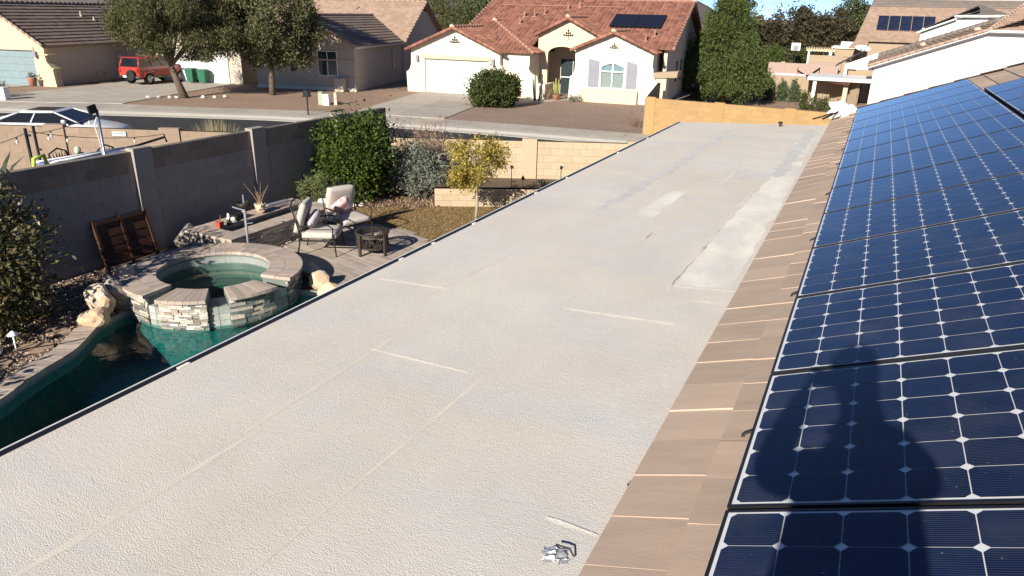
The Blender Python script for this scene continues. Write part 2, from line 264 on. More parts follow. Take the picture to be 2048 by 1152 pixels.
# ------------------------------------------------------------------ mesh helpers
class MB:
    def __init__(s): s.v = []; s.f = []; s.mi = []
    def add(s, vs, fs, mi=0):
        o = len(s.v); s.v.extend([tuple(p) for p in vs]); s.f.extend([tuple(i + o for i in f) for f in fs]); s.mi.extend([mi] * len(fs)); return s
    def box(s, x0, x1, y0, y1, z0, z1, mi=0):
        return s.add([(x0,y0,z0),(x1,y0,z0),(x1,y1,z0),(x0,y1,z0),(x0,y0,z1),(x1,y0,z1),(x1,y1,z1),(x0,y1,z1)],
                     [(3,2,1,0),(4,5,6,7),(0,1,5,4),(1,2,6,5),(2,3,7,6),(3,0,4,7)], mi)
    def obox(s, c, size, rot=None, mi=0):
        R = rot if rot is not None else Matrix.Identity(3); c = Vector(c); h = Vector(size) / 2
        vs = [c + R @ Vector((sx*h.x, sy*h.y, sz*h.z)) for sz in (-1,1) for sy in (-1,1) for sx in (-1,1)]
        return s.add(vs, [(2,3,1,0),(4,5,7,6),(0,1,5,4),(1,3,7,5),(3,2,6,7),(2,0,4,6)], mi)
    def bar(s, a, b, w, h, mi=0):
        a = Vector(a); b = Vector(b); d = b - a; L = d.length
        R = d.to_track_quat('Y', 'Z').to_matrix()
        return s.obox((a + b) / 2, (w, L, h), R, mi)
    def tube(s, pts, r, n=8, mi=0, cap=True):
        pts = [Vector(p) for p in pts]; k = len(pts); rr = r if isinstance(r, (list, tuple)) else [r] * k
        vs = []; prev = None
        for i, p in enumerate(pts):
            d = (pts[min(i+1,k-1)] - pts[max(i-1,0)]); d.normalize()
            a = prev if prev is not None else (Vector((0,0,1)) if abs(d.z) < 0.9 else Vector((1,0,0)))
            u = d.cross(a)
            if u.length < 1e-4: u = d.cross(Vector((0.3,1,0.2)))
            u.normalize(); w = u.cross(d); w.normalize(); prev = w
            for j in range(n):
                t = 2*math.pi*j/n; vs.append(p + (u*math.cos(t) + w*math.sin(t)) * rr[i])
        fs = []
        for i in range(k-1):
            for j in range(n):
                fs.append((i*n+j, i*n+(j+1)%n, (i+1)*n+(j+1)%n, (i+1)*n+j))
        if cap: fs.append(tuple(range(n-1,-1,-1))); fs.append(tuple((k-1)*n + j for j in range(n)))
        return s.add(vs, fs, mi)
    def lathe(s, prof, n=20, c=(0,0,0), mi=0, a0=0.0, a1=2*math.pi):
        full = abs(a1 - a0 - 2*math.pi) < 1e-6; m = n if full else n + 1; vs = []
        for (r, z) in prof:
            for j in range(m):
                t = a0 + (a1-a0)*j/n; vs.append((c[0]+r*math.cos(t), c[1]+r*math.sin(t), c[2]+z))
        fs = []
        for i in range(len(prof)-1):
            for j in range(n):
                j2 = (j+1) % m
                fs.append((i*m+j, i*m+j2, (i+1)*m+j2, (i+1)*m+j))
        return s.add(vs, fs, mi)
    def prism(s, poly, z0, z1, mi=0):
        n = len(poly); vs = [(p[0],p[1],z0) for p in poly] + [(p[0],p[1],z1) for p in poly]
        fs = [tuple(range(n-1,-1,-1)), tuple(range(n,2*n))] + [(i,(i+1)%n,n+(i+1)%n,n+i) for i in range(n)]
        return s.add(vs, fs, mi)
    def slab_xz(s, poly, y0, y1, mi=0):      # polygon in (x, z), thickness along y
        n = len(poly); vs = [(p[0],y0,p[1]) for p in poly] + [(p[0],y1,p[1]) for p in poly]
        fs = [tuple(range(n)), tuple(range(2*n-1,n-1,-1))] + [(i,n+i,n+(i+1)%n,(i+1)%n) for i in range(n)]
        return s.add(vs, fs, mi)
    def slab_yz(s, poly, x0, x1, mi=0):
        n = len(poly); vs = [(x0,p[0],p[1]) for p in poly] + [(x1,p[0],p[1]) for p in poly]
        fs = [tuple(range(n-1,-1,-1)), tuple(range(n,2*n))] + [(i,(i+1)%n,n+(i+1)%n,n+i) for i in range(n)]
        return s.add(vs, fs, mi)
    def rock(s, c, r, seed=0, sub=2, rough=0.28, flat=0.0, mi=0):
        bm = bmesh.new(); bmesh.ops.create_icosphere(bm, subdivisions=sub, radius=1.0); rn = random.Random(seed)
        off = Vector((rn.random()*50, rn.random()*50, rn.random()*50)); vs = []
        planes = [(_n((rn.uniform(-1,1), rn.uniform(-1,1), rn.uniform(-1,1))), rn.uniform(0.55, 0.85)) for _ in range(9)]
        for v in bm.verts:
            p = v.co * (1 + rough * noise.noise(v.co * 1.6 + off))
            for nn, dd in planes:
                e = p.dot(nn) - dd
                if e > 0: p = p - nn * e * 0.85
            if p.z < -flat and flat: p.z = -flat
            vs.append((c[0]+p.x*r[0], c[1]+p.y*r[1], c[2]+p.z*r[2]))
        bm.verts.index_update(); fs = [tuple(v.index for v in f.verts) for f in bm.faces]; bm.free()
        return s.add(vs, fs, mi)
    def cushion(s, c, size, rot=None, n=6, puff=0.35, mi=0):
        R = rot if rot is not None else Matrix.Identity(3); c = Vector(c); vs = []; fs = []
        for sgn in (-1, 1):
            o = len(vs)
            for i in range(n+1):
                for j in range(n+1):
                    u = 2*i/n-1; w = 2*j/n-1
                    h = (1-puff) + puff*((1-u**4)*(1-w**4))**0.5
                    k = 1 - 0.05*(u*u*w*w) if abs(u)<1 or abs(w)<1 else 0.96
                    vs.append(c + R @ Vector((u*size[0]/2*k, w*size[1]/2*k, sgn*size[2]/2*h)))
            for i in range(n):
                for j in range(n):
                    q = (o+i*(n+1)+j, o+(i+1)*(n+1)+j, o+(i+1)*(n+1)+j+1, o+i*(n+1)+j+1)
                    fs.append(q if sgn > 0 else q[::-1])
        e = (n+1)**2; idx = [i*(n+1) for i in range(n+1)] + [n*(n+1)+j for j in range(1,n+1)] + [i*(n+1)+n for i in range(n-1,-1,-1)] + [j for j in range(n-1,0,-1)]
        for a, b in zip(idx, idx[1:]+idx[:1]): fs.append((a, b, b+e, a+e))
        return s.add(vs, fs, mi)
    def mesh(s, name, mats, smooth=False):
        me = bpy.data.meshes.new(name); me.from_pydata(s.v, [], s.f)
        for m in (mats if isinstance(mats, (list, tuple)) else [mats]): me.materials.append(M[m] if isinstance(m, str) else m)
        if any(s.mi): me.polygons.foreach_set('material_index', s.mi)
        if smooth: me.polygons.foreach_set('use_smooth', [True]*len(me.polygons))
        bm = bmesh.new(); bm.from_mesh(me); bmesh.ops.recalc_face_normals(bm, faces=bm.faces); bm.to_mesh(me); bm.free()
        me.update(); return me
    def build(s, name, mats, parent=None, loc=(0,0,0), rot=(0,0,0), smooth=False, **kw):
        return link(name, s.mesh(name, mats, smooth), parent, loc, rot, **kw)

def link(name, me, parent=None, loc=(0,0,0), rot=(0,0,0), scale=None, label=None, cat=None, group=None, kind=None):
    o = bpy.data.objects.new(name, me); COL.objects.link(o)
    o.location = loc; o.rotation_euler = rot
    if scale is not None: o.scale = scale
    if parent is not None: o.parent = parent
    for k, v in (('label', label), ('category', cat), ('group', group), ('kind', kind)):
        if v: o[k] = v
    return o
def thing(name, label, cat, loc=(0,0,0), rz=0.0, group=None, kind=None, rot=None):
    return link(name, None, None, loc, rot if rot is not None else (0,0,rz), None, label, cat, group, kind)
def sheet(name, poly, z, m, kind='structure', holes=(), parent=None, **kw):
    loops = [[Vector((p[0],p[1],0)) for p in poly]] + [[Vector((p[0],p[1],0)) for p in h] for h in holes]
    tri = tessellate_polygon(loops); vs = [(p.x,p.y,z) for l in loops for p in l]
    b = MB(); b.add(vs, [tuple(t) for t in tri]); me = b.mesh(name, m)
    if me.polygons and sum(p.normal.z for p in me.polygons) < 0: me.flip_normals()
    return link(name, me, parent, kind=kind, **kw)

def leaf_mesh(name, pts, size, mats, seed=1, aspect=2.2, up=0.3, droop=0.0, out_c=None, fold=True, mesh_only=False, jitter=0.4):
    rs = np.random.RandomState(seed); n = len(pts); pts = np.asarray(pts, float)
    d = rs.normal(size=(n,3)); d[:,2] -= droop
    if out_c is not None:
        o = pts - np.asarray(out_c); o /= (np.linalg.norm(o,axis=1,keepdims=True)+1e-6); d = d*0.8 + o*0.9
        d[:,2] -= droop
    d /= np.linalg.norm(d,axis=1,keepdims=True)
    r = rs.normal(size=(n,3)); r[:,2] += up; w = np.cross(d, r); w /= (np.linalg.norm(w,axis=1,keepdims=True)+1e-6)
    L = size * (1 + jitter*(rs.rand(n,1)*2-1)); Wd = L/aspect
    a = pts - d*L/2; b = pts + w*Wd/2; c = pts + d*L/2; e = pts - w*Wd/2
    V = np.stack([a,b,c,e],1).reshape(-1,3)
    me = bpy.data.meshes.new(name); me.vertices.add(4*n); me.vertices.foreach_set('co', V.ravel())
    me.loops.add(4*n); me.loops.foreach_set('vertex_index', np.arange(4*n, dtype=np.int32))
    me.polygons.add(n); me.polygons.foreach_set('loop_start', np.arange(0,4*n,4,dtype=np.int32)); me.polygons.foreach_set('loop_total', np.full(n,4,dtype=np.int32))
    for m in mats if isinstance(mats,(list,tuple)) else [mats]: me.materials.append(M[m])
    me.update(calc_edges=True); me.validate(); return me

def crown_pts(n, ells, ncl, clr, seed=1, shell=0.75, zmin=None, sq=1.0):
    rs = np.random.RandomState(seed); out = []; cl = []
    vol = np.array([e[1][0]*e[1][1]*e[1][2] for e in ells])**0.66; vol = vol/vol.sum()
    for k,(c,r) in enumerate(ells):
        m = max(1,int(ncl*vol[k])); d = rs.normal(size=(m,3)); d /= np.linalg.norm(d,axis=1,keepdims=True)
        if sq != 1.0:
            d = np.sign(d)*np.abs(d)**sq; d /= (np.abs(d)**(2/sq)).sum(1,keepdims=True)**(sq/2)
        rr = shell + (1-shell)*rs.rand(m,1)*1.25; inn = rs.rand(m,1) < 0.22; rr = np.where(inn, rr*0.55, rr)
        cl.append(np.asarray(c)+d*rr*np.asarray(r))
    cl = np.concatenate(cl); s = clr*(0.5+rs.rand(len(cl))); ix = rs.choice(len(cl), n, p=s**2/np.sum(s**2))
    p = cl[ix] + rs.normal(size=(n,3))*s[ix][:,None]*0.5
    if zmin is not None: p = p[p[:,2] > zmin]
    return p

def plant(name, label, cat, loc, ells, n, size, m, trunk=None, ncl=80, clr=0.3, seed=1, group=None, shell=0.75, aspect=2.2, droop=0.0, up=0.3,
          bark='bark', crown='crown', zmin=0.02, out=False, sq=1.0, stems='trunk'):
    t = thing(name, label, cat, loc, 0, group)
    pts = crown_pts(n, ells, ncl, clr, seed, shell, zmin, sq)
    link(crown, leaf_mesh(crown, pts, size, m, seed, aspect, up, droop, np.mean([e[0] for e in ells],axis=0) if out else None), t)
    if trunk is None:
        e = ells[0]; trunk = []; rn = random.Random(seed)
        for k in range(5):
            a = rn.random()*6.28; q = (e[0][0]+math.cos(a)*e[1][0]*0.45, e[0][1]+math.sin(a)*e[1][1]*0.45, e[0][2]+e[1][2]*0.4)
            trunk.append(([(math.cos(a)*0.05, math.sin(a)*0.05, -0.02), (q[0]*0.5+e[0][0]*0.2, q[1]*0.5+e[0][1]*0.2, q[2]*0.55), q], [0.03,0.022,0.008]))
    b = MB()
    for pl, r in trunk: b.tube(pl, r, 7)
    b.build(stems, bark, t, smooth=True)
    return t

def roof_face(mb, A, B, C, D, tw=0.3, course=0.36, kind='flat', th=0.03, seed=0, mi=0):
    A,B,C,D = map(Vector,(A,B,C,D)); rn = random.Random(seed)
    e1 = (B-A).normalized(); nr = (B-A).cross(D-A if (D-A).length>1e-3 else C-A).normalized()
    if nr.z < 0: nr = -nr
    e2 = (D-A) - e1*(D-A).dot(e1)
    if e2.length < 1e-4: e2 = (C-B) - e1*(C-B).dot(e1)
    H = e2.length; e2.normalize(); n = max(1,round(H/course)); ch = H/n
    sA, sB, sC, sD = 0.0, (B-A).dot(e1), (C-A).dot(e1), (D-A).dot(e1)
    mb.add([A,B,C,D] if (C-D).length>1e-3 else [A,B,C], [(0,1,2,3)] if (C-D).length>1e-3 else [(0,1,2)], mi)
    lft = lambda t: sA+(sD-sA)*t; rgt = lambda t: sB+(sC-sB)*t
    for k in range(n):
        t0 = k/n; t1 = min(1.0,(k+1.15)/n); s0 = min(lft(t0),lft(t1)); s1 = max(rgt(t0),rgt(t1))
        i0 = math.floor(s0/tw)-1; i1 = math.ceil(s1/tw)+1; off = (tw/2 if (kind=='flat' and k%2) else 0)
        for i in range(i0,i1):
            a = i*tw+off; b = a+tw-0.006
            def cl(s,t): return max(lft(t),min(rgt(t),s))
            a0,b0,a1,b1 = cl(a,t0),cl(b,t0),cl(a,t1),cl(b,t1)
            if b0-a0 < 0.02 and b1-a1 < 0.02: continue
            P = lambda s,t,h: A+e1*s+e2*(H*t)+nr*h
            if kind == 'flat':
                h = th*(0.85+0.3*rn.random())
                mb.add([P(a0,t0,0),P(b0,t0,0),P(b0,t0,h),P(a0,t0,h),P(b1,t1,0.004),P(a1,t1,0.004)],[(0,1,2,3),(3,2,4,5)],mi)
            else:
                h = th*(0.9+0.2*rn.random()); prof = [(0.0,0.006),(0.16,h*0.8),(0.36,h),(0.56,h*0.8),(0.72,0.006),(1.0,0.004)]
                lo = [P(a0+(b0-a0)*u,t0,z+0.018) for u,z in prof]; hi = [P(a1+(b1-a1)*u,t1,z*0.9) for u,z in prof]
                fs = [(j,j+1,6+j+1,6+j) for j in range(5)] + [(12,0,1,2),(12,2,3,4)]
                mb.add(lo+hi+[P(a0+(b0-a0)*0.36,t0,0.0)],fs,mi)
    return mb

def wall_blocks(name, label, p0, p1, z0, z1, m, thick=0.15, course=0.2032, bl=0.4064, top_m=None, top_rows=0, pil=(), pil_w=0.42, pil_out=0.05, pil_h=0.06,
                mort='mortar', cap=None, group=None, limit=300, pil_m=None, jd=0.004, pil_side=1):
    p0 = Vector((*p0,0)); p1 = Vector((*p1,0)); d = p1-p0; L = d.length; ang = math.atan2(d.y,d.x)
    t = thing(name, label, 'wall', (p0.x,p0.y,z0), ang, group)
    rows = max(1,round((z1-z0)/course)); ch = (z1-z0)/rows
    MB().box(0.003,L-0.003,-thick/2+jd,thick/2-jd,-0.01,(z1-z0)-0.004).build('mortar_core', mort, t)
    def bmesh_(w):
        b = MB(); e = 0.004; x0,x1,y0,y1,q0,q1 = 0.004,w-0.004,-thick/2,thick/2,0.004,ch-0.004
        return b.box(x0,x1,y0,y1,q0,q1).mesh('block',m)
    full = bmesh_(bl); half = bmesh_(bl/2); cache = {}
    def withm(me,mm):
        if mm == m: return me
        k = (me.name,mm)
        if k not in cache:
            c = me.copy(); c.materials.clear(); c.materials.append(M[mm]); cache[k] = c
        return cache[k]
    cnt = 0
    for r in range(rows-1,-1,-1):
        mm = top_m if (top_m and r >= rows-top_rows) else m
        x = 0.0; first = True
        while x < L-0.05:
            me, w = (half, bl/2) if (first and r%2) else (full, bl)
            sc = None
            if x+w > L: sc = ((L-x)/w,1,1)
            if cnt < limit:
                link('block', withm(me,mm), t, (x,0,r*ch), (0,0,0), sc); cnt += 1
            x += w; first = False
    for s in pil:
        b = MB(); y0,y1 = -thick/2-(pil_out if pil_side in (1,0) else -0.01), thick/2+(pil_out if pil_side in (-1,0) else -0.01)
        b.box(s-pil_w/2,s+pil_w/2,y0,y1,0,(z1-z0)+pil_h)
        b.build('pilaster', pil_m or m, t)
    return t

# ------------------------------------------------------------------ terrain, street, yards (structure)
S0 = -0.43                                   # level of the street lots
WALL_S = [(-24.0,12.45),(-12.42,17.25),(-2.6,21.85)]       # line of the street wall
def build_terrain():
    xs = [-2500,-900,-400,-200,-120,-80,-60,-45,-35,-28,-24,-12.2,-10,-8,-5,-2.4,0,4,10,20,40,80,160,400,1500]
    ys = [-1500,-300,-80,-30,-7,12.4,17.2,21.8,28,34,38,42,48,60,80,110,160,300,600,1500,3500]
    def h(x,y):
        if x > -11 and y > 36: return -0.6 - 0.65*min(1,(y-36)/6)
        if x > -24 and y > 80: return -1.25
        return -0.6
    b = MB(); ix = {}
    for i,x in enumerate(xs):
        for j,y in enumerate(ys): ix[i,j] = len(b.v); b.v.append((x,y,h(x,y)))
    for i in range(len(xs)-1):
        for j in range(len(ys)-1):
            if -12.3 <= xs[i] and xs[i+1] <= -2.3 and -7.1 <= ys[j] and ys[j+1] <= 17.3: continue
            b.f.append((ix[i,j],ix[i+1,j],ix[i+1,j+1],ix[i,j+1])); b.mi.append(0)
    b.build('ground', 'terrain', kind='structure')
build_terrain()
b = MB()                                     # far ridge of hills
rn = random.Random(3); n = 120; ridge = []
for i in range(n+1):
    x = -900 + 1500*i/n
    px = [( -900,30),(-420,26),(-335,13),(-260,24),(-200,34),(-170,30),(-133,17),(-112,5),(-60,-2),(600,-4)]
    for (xa,za),(xb,zb) in zip(px,px[1:]):
        if xa <= x <= xb: z = za+(zb-za)*(x-xa)/(xb-xa)
    z += 2.5*noise.noise((x*0.03,1,0))+1.2*noise.noise((x*0.1,2,0)); ridge.append((x,z))
for k,(yy,f) in enumerate([(520,-0.4),(545,0.25),(570,0.6),(590,0.85),(600,1.0),(640,0.5),(760,-0.4)]):
    for x,z in ridge: b.v.append((x,yy+8*noise.noise((x*0.05,k,3)),-1.3+(z+1.3)*max(0,f)+ (2*noise.noise((x*0.06,k*0.7,5)) if 0<f<1 else 0) - (1 if f<0 else 0)))
for k in range(6):
    for i in range(n): b.f.append((k*(n+1)+i,k*(n+1)+i+1,(k+1)*(n+1)+i+1,(k+1)*(n+1)+i)); b.mi.append(0)
b.build('hills', 'mountain', kind='structure', smooth=True)

INNER = [(-50.0,18.0),(-41.3,23.6),(-36.0,26.35),(-30.7,28.1),(-26.85,29.75),(-22.9,30.8),(-18.9,31.4),(-15.9,31.8),(-9.06,32.55),(4.0,34.1)]
KERB = [(-48.8,15.3),(-40.0,20.8),(-34.8,23.3),(-29.9,25.45),(-26.2,26.95),(-22.3,27.95),(-18.4,28.65),(-15.5,29.1),(-8.9,29.75),(4.0,31.2)]
sheet('asphalt_road', [(-60,-2)]+[(x,y+0.3) for x,y in KERB]+[(30,34.0),(30,20),(-2.5,20.5),(-12.4,15.5),(-24,10.5),(-40,0)], -0.57, 'asphalt')
def resample(pl, step):
    out = []; acc = 0; pl = [Vector((*p,0)) for p in pl]
    for a,bb in zip(pl,pl[1:]):
        L = (bb-a).length; s = (step-acc)%step if out else 0
        while s < L: out.append(a+(bb-a)*s/L); s += step
        acc = (acc+L)%step
    return out
wk = link('sidewalk', None, kind='structure')
inn = resample(INNER,0.25); ks = [Vector((*p,0)) for p in KERB]
def closest(p, pl):
    best = None
    for a,bb in zip(pl,pl[1:]):
        d = bb-a; t = max(0,min(1,(p-a).dot(d)/d.length_squared)); q = a+d*t
        if best is None or (q-p).length < (best-p).length: best = q
    return best
step = 6
for i in range(0,len(inn)-step,step):
    a,c = inn[i],inn[i+step]; qa,qc = closest(a,ks),closest(c,ks); fa,fc = a+(qa-a)*0.66,c+(qc-c)*0.66
    g = (c-a).normalized()*0.008
    b = MB(); b.prism([(a+g)[:2],(fa+g)[:2],(fc-g)[:2],(c-g)[:2]],-0.62,-0.425); b.build('slab','concrete',wk)
b = MB(); prof = [(0.665,-0.428),(0.80,-0.44),(0.88,-0.53),(1.0,-0.552),(1.0,-0.65)]
for p in inn:
    q = closest(p,ks)
    for f,z in prof: r = p+(q-p)*f; b.v.append((r.x,r.y,z))
m5 = len(prof)
for i in range(len(inn)-1):
    for j in range(m5-1): b.f.append((i*m5+j,i*m5+j+1,(i+1)*m5+j+1,(i+1)*m5+j)); b.mi.append(0)
b.build('kerb','kerb_concrete',wk)
sheet('gravel_yard', INNER[:6]+[(-22.9,40),(-22.9,78),(-90,78),(-90,18)], S0-0.004, 'gravel_yard')
sheet('gravel_yard', INNER[5:9]+[(-9.1,46),(-11.2,46.5),(-11.2,78),(-22.9,78)], S0-0.004, 'gravel_grey')
def slabs(name, quad, nu, nv, z=S0+0.03):
    r = link(name, None, kind='structure'); A,B,C,D = [Vector((*p,0)) for p in quad]
    P = lambda u,v: (A*(1-u)+B*u)*(1-v)+(D*(1-u)+C*u)*v
    e = 0.004
    for i in range(nu):
        for j in range(nv):
            u0,u1,v0,v1 = (i+e)/nu,(i+1-e)/nu,(j+e)/nv,(j+1-e)/nv
            b = MB(); b.prism([P(u0,v0)[:2],P(u1,v0)[:2],P(u1,v1)[:2],P(u0,v1)[:2]],S0-0.2,z); b.build('slab','concrete',r)
slabs('driveway', [(-23.95,30.55),(-18.85,31.45),(-21.15,42.15),(-26.55,41.75)],2,3)
slabs('driveway', [(-43.4,22.3),(-35.7,26.55),(-39.4,38.3),(-46.4,37.6)],2,3)
slabs('driveway', [(-54.0,16.5),(-46.6,20.6),(-47.6,29.5),(-54.5,28.5)],2,2)
slabs('path', [(-19.9,38.9),(-18.6,38.5),(-16.9,43.6),(-18.7,44.0)],1,3)

# ------------------------------------------------------------------ own house: flat roof, tile strip, walls
def tz(x, off=0.0): return 3.09 + 0.3819*(x+0.18) + off
house = thing('house', 'single-storey house under the camera with flat coated patio roof and tan tile slope', 'house', (0,0,0))
rn = random.Random(11)
edge = []
y = 13.36
while y > -6:
    j = rn.uniform(-0.004,0.004)
    if 1.6 < y < 3.1: j = -0.022*max(0,noise.noise((y*9,0,1))*2.2)+rn.uniform(-0.010,0.004)
    edge.append((-0.545+j,y)); y -= 0.02 if 1.5 < y < 3.2 else 0.12
poly = [(-2.86,-6),(-2.86,12.66)]+edge
tri = tessellate_polygon([[Vector((p[0],p[1],0)) for p in poly]])
def rz(x,y): return 2.905+0.045*(x+2.86)/2.3
b = MB(); n = len(poly)
b.add([(p[0],p[1],rz(*p)) for p in poly],[tuple(t) for t in tri])
b.add([(p[0],p[1],rz(*p)) for p in poly]+[(p[0],p[1],rz(*p)-0.12) for p in poly],[(i,(i+1)%n,n+(i+1)%n,n+i) for i in range(n)])
b.build('flat_roof','roof_coat',house)
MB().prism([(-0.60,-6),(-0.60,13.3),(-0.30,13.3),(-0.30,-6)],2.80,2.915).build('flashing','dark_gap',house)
b = MB(); b.box(-2.905,-2.864,-6,12.69,2.74,2.899)
b.build('drip_edge','black_metal',house)
b = MB(); b.box(-2.916,-2.906,-6,12.68,2.70,2.903); b.build('edge_strip','fascia_white',house)
b = MB()
for y,w in [(0.55,.05),(2.2,.1),(4.15,.06),(4.6,.05),(5.25,.07),(6.55,.08),(7.4,.05),(9.2,.09),(10.6,.06)]:
    b.box(-2.88,-2.858,y,y+w*.7,2.89,2.907)
b.build('edge_clip','seam_coat',house)
def strip(name, a, bb, w, m, h=0.0035, wob=0.12):
    a = Vector((*a,0)); bb = Vector((*bb,0)); d = (bb-a).normalized(); nn = Vector((-d.y,d.x,0)); L = (bb-a).length; k = max(4,int(L/0.05)); vs = []; sd_ = rn.random()*50
    for i in range(k+1):
        t = i/k; ww = w*(0.55+0.9*abs(noise.noise((t*L*3.0+sd_,0,0)))+wob*rn.uniform(-1,1))*min(1,0.45+6*min(t,1-t)*L/max(L,0.3))
        c = a+(bb-a)*t+nn*w*0.3*noise.noise((t*L*1.5,sd_,0))
        for sg in (-1,1):
            p = c+nn*ww/2*sg; vs.append((p.x,p.y,rz(p.x,p.y)+h))
    b = MB(); b.add(vs,[(2*i,2*i+1,2*i+3,2*i+2) for i in range(k)]); return b.build(name,m,house)
for a,c,w in [((-2.15,2.81),(-1.54,2.80),.022),((-1.46,3.80),(-0.78,3.85),.024),((-0.94,4.48),(-0.56,4.55),.03),((-0.77,1.95),(-0.575,1.94),.02),
              ((-2.75,3.74),(-2.23,3.77),.024),((-2.73,7.84),(-2.22,7.90),.04),((-1.47,7.97),(-1.05,8.12),.04),((-2.15,11.37),(-1.55,11.55),.06),
              ((-0.78,4.27),(-0.59,4.31),.018),((-1.37,12.39),(-0.70,12.74),.08),((-1.9,9.9),(-1.5,10.0),.04)]:
    strip('seam',a,c,w,'seam_coat')
for a,c,w in [((-2.25,-0.6),(-2.08,1.95),.06),((-2.13,1.9),(-2.12,3.0),.045),((-2.3,3.6),(-2.2,4.7),.06),((-1.5,1.2),(-1.46,2.9),.035),((-1.47,3.9),(-1.42,5.7),.035),
              ((-1.42,5.5),(-1.40,6.0),.09),((-0.97,4.4),(-0.93,7.6),.05),((-1.3,6.4),(-1.25,9.8),.05)]:
    strip('seam',a,c,w*0.7,'seam_soft',0.0009,0.25)
for a,c,w in [((-2.05,6.2),(-1.9,12.0),.16),((-0.8,8.5),(-0.75,12.6),.22),]:
    strip('seam',a,c,w,'seam_dull',0.0016,0.2)
def patch(pts, m, h):
    k = []; 
    for (a,c),(d,e) in zip(pts,pts[1:]+pts[:1]):
        L = math.hypot(d-a,e-c); n_ = max(2,int(L/0.06))
        for i in range(n_):
            t = i/n_; x,y = a+(d-a)*t,c+(e-c)*t; w = 0.03; k.append((x+w*noise.noise((x*9,y*5,1)),y+2*w*noise.noise((x*6,y*6,4))))
    tri = tessellate_polygon([[Vector((p[0],p[1],0)) for p in k]]); b = MB(); b.add([(p[0],p[1],rz(*p)+h) for p in k],[tuple(t) for t in tri]); b.build('patch',m,house)
patch([(-0.97,4.5),(-0.60,4.58),(-0.60,7.6),(-0.62,9.6),(-0.82,9.5),(-0.90,7.2)],'patch_coat',0.0009)
patch([(-0.80,9.9),(-0.62,10.0),(-0.64,11.6),(-0.86,11.4)],'patch_coat',0.0009)
patch([(-1.75,6.1),(-1.55,6.1),(-1.5,7.4),(-1.66,7.3)],'patch_coat',0.0009)
# tile slope: deck, then each tile along the exposed eave
b = MB(); b.add([(-0.56,-6,tz(-0.56,-0.03)),(5.2,-6,tz(5.2,-0.03)),(5.2,14.9,tz(5.2,-0.03)),(-0.56,14.9,tz(-0.56,-0.03))],[(0,1,2,3)])
b.add([(5.2,-6,tz(5.2,-0.03)),(11,-6,tz(-0.6)),(11,14.9,tz(-0.6)),(5.2,14.9,tz(5.2,-0.03))],[(0,1,2,3)])
b.build('roof_deck','tile_edge',house)
ca,sa = math.cos(rad(20.9)),math.sin(rad(20.9))
def tile_mesh(w,l,th=0.022):
    b = MB(); k = 3; vs = []; 
    top = [(0,0,th),(0.012,w,th),]          # local: x up-slope, y along the eave
    b.add([(0,0,-0.012),(0,w,-0.012),(0,w,th),(0,0,th),(l,w,0.0),(l,0,0.0),(l,0,-0.02),(l,w,-0.02)],
          [(0,1,2,3),(3,2,4,5),(0,3,5,6),(1,7,4,2)]); return b.mesh('roof_tile','own_tile')
tmesh = tile_mesh(0.268,0.40)
def put_tile(x,y,lift=0.0,tilt=0.0):
    o = link('roof_tile',tmesh,house,(x,y,tz(x)+lift),(0,-rad(20.9)+tilt,0)); return o
PW = 0.2705
y = -2.0; k = 0
while y < 14.7:
    o = put_tile(-0.558,y,-0.013+rn.uniform(0,0.004),rn.uniform(-0.006,0.006)); o.rotation_euler.x = -rn.uniform(0.001,0.015)
    o = put_tile(-0.285,y-0.085,0.003+rn.choice([0,0,0.003,0.01]),rn.uniform(-0.01,0.012)); o.rotation_euler.x = rn.choice([-1,-1,-1,1])*rn.uniform(0.001,0.015)
    y += PW; k += 1
for r in range(3,14):
    x = -0.285+0.273*r
    if x < 1.15: continue
    for k in range(10):
        y = 12.15+k*PW-(0.13 if r%2 else 0)
        if y+PW > 14.95 or y < 11.9: continue
        put_tile(x,y,rn.uniform(0,0.004))
for k in range(12):                         # rake tiles at the far end
    x = -0.56+0.36*k
    b = MB(); b.add([(0,0,-0.1),(0.4,0,-0.1),(0.4,0,0.03),(0,0,0.045),(0,-0.16,0.045),(0.4,-0.16,0.03)],[(0,1,2,3),(3,2,5,4)])
    b.build('rake_tile','own_tile',house,(x,14.97,tz(x)),(0,-rad(20.9),0))
MB().box(-0.3,10.7,-5.5,14.6,-0.3,2.85).build('wall','stucco_tan',house)
b = MB(); b.slab_xz([(-0.3,2.85),(10.7,2.85),(5.2,4.95)],14.45,14.6); b.build('gable_wall','stucco_tan',house)
for y in (-1.5,3.5,8.5,12.3):
    b = MB(); b.box(-2.75,-2.55,y,y+0.2,0,2.6); b.build('post','stucco_tan',house)
MB().box(-2.78,-2.52,-5.9,12.55,2.6,2.79).build('beam','wood_beam',house)

